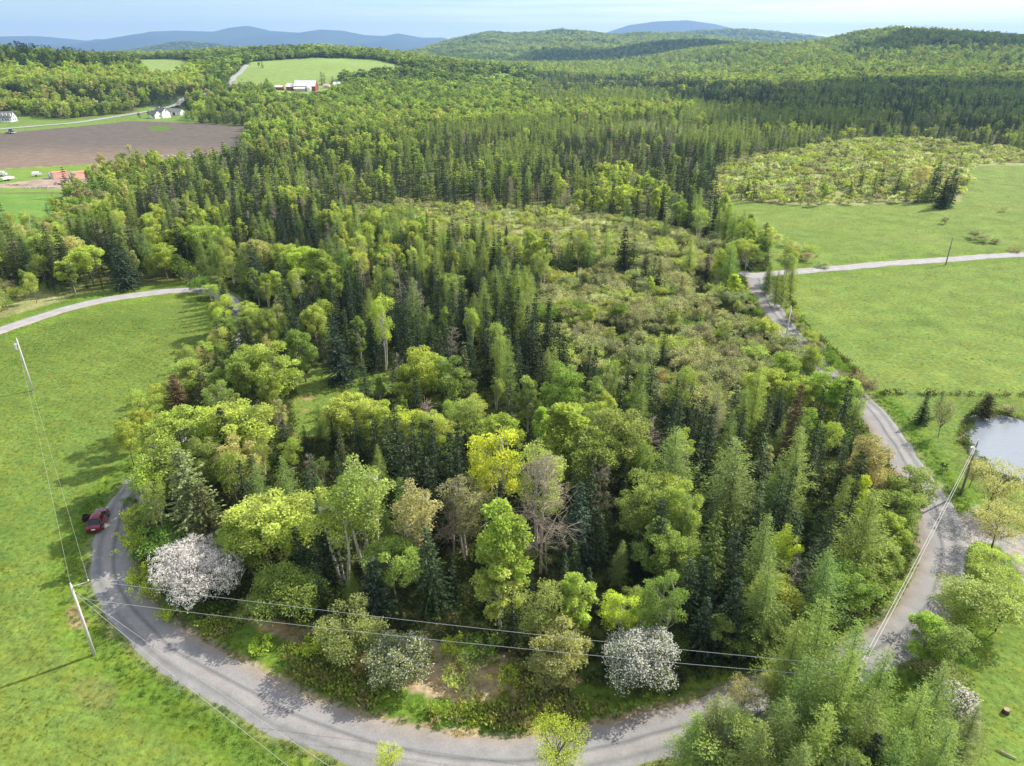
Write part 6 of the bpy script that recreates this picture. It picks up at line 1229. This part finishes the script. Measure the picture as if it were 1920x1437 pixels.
M_SAP = M_LEAF
(tv, tf), (cv, cf) = shrubm(777, 1.6, .6, 260, .16, .1, 4)
e = empty('sapling', (g[0], g[1], g[2])); tag(e, 'tiny dark sapling standing alone on the lawn by the pond', 'sapling'); link('stem', new_mesh('stem', tv, tf, [M_BARK]), e); c = link('foliage', new_mesh('foliage', cv, cf, [M_LEAF]), e); c.color = (.05, .10, .03, 1)
g = ground(300, 690)
b = MB(); g = ground(95, 712); b.tube([(0, 0, 0), (0, 0, 1.4)], .04, 6); o = b.build('marker_stake', M_ORANGE, None, False, g); tag(o, 'thin stake standing in the left meadow near the pole', 'stake')

# ------------------------------------------------------------------ clouds that shade parts of the valley, and the air
M_CLOUD = simple('cloud_vapour', (.85, .86, .88), 1.0, 0, .03, .01, 0)
def cloud(sx, sy, gz, rx, ry, hgt, seed, label):
    """cloud whose shadow falls on ground point sx, sy"""
    r = np.random.default_rng(seed); k = (hgt - gz) / math.tan(SUN_EL); cx, cy = sx + math.sin(SUN_AZ) * k, sy + math.cos(SUN_AZ) * k
    import bmesh
    V = []; Fq = []; n = 46
    bm = bmesh.new(); bmesh.ops.create_icosphere(bm, subdivisions=2, radius=1.0); bm.verts.ensure_lookup_table()
    bv = np.array([v.co[:] for v in bm.verts]); bf = [tuple(v.index for v in f.verts) for f in bm.faces]; bm.free()
    for i in range(n):
        a = r.uniform(0, 6.28); q = math.sqrt(r.random()); x, y = math.cos(a) * q * rx * .8, math.sin(a) * q * ry * .8; s = r.uniform(.28, .5)
        o = len(V); w = bv * (1 + .12 * np.sin(bv[:, [1]] * 5 + i) * np.cos(bv[:, [0]] * 4))
        V += [(cx + x + p[0] * rx * s, cy + y + p[1] * ry * s, hgt + max(p[2], -.25) * 60 * s * 2 + r.uniform(-5, 5) * 0) for p in w]; Fq += [tuple(o + j for j in f) for f in bf]
    tag(link('cloud', new_mesh('cloud', V, Fq, [M_CLOUD], True)), label, kind='structure')
cloud(780, 830, 0, 540, 380, 1150, 1, 'flat white cloud over the valley forest')
cloud(540, 620, 0, 330, 130, 1150, 4, 'low cloud scrap over the marsh')
cloud(1330, 1930, 100, 400, 150, 1200, 2, 'flat cloud over the hill crest')
cloud(420, 2800, 60, 380, 300, 1200, 3, 'flat cloud over the middle slope')
m, n, l, o = nmat('haze'); v = n.new('ShaderNodeVolumePrincipled'); v.inputs['Color'].default_value = (.35, .59, 1.0, 1); v.inputs['Density'].default_value = 0.000075; v.inputs['Anisotropy'].default_value = 0.2; l.new(v.outputs[0], o.inputs['Volume'])
hb = MB(); X0, X1, Y0, Y1, Z0, Z1 = -16000, 16000, -200, 18500, -4, 560
hb.add([(X0, Y0, Z0), (X1, Y0, Z0), (X1, Y1, Z0), (X0, Y1, Z0), (X0, Y0, Z1), (X1, Y0, Z1), (X1, Y1, Z1), (X0, Y1, Z1)], [(3, 2, 1, 0), (4, 5, 6, 7), (0, 1, 5, 4), (1, 2, 6, 5), (2, 3, 7, 6), (3, 0, 4, 7)])
tag(hb.build('haze', m), kind='stuff')
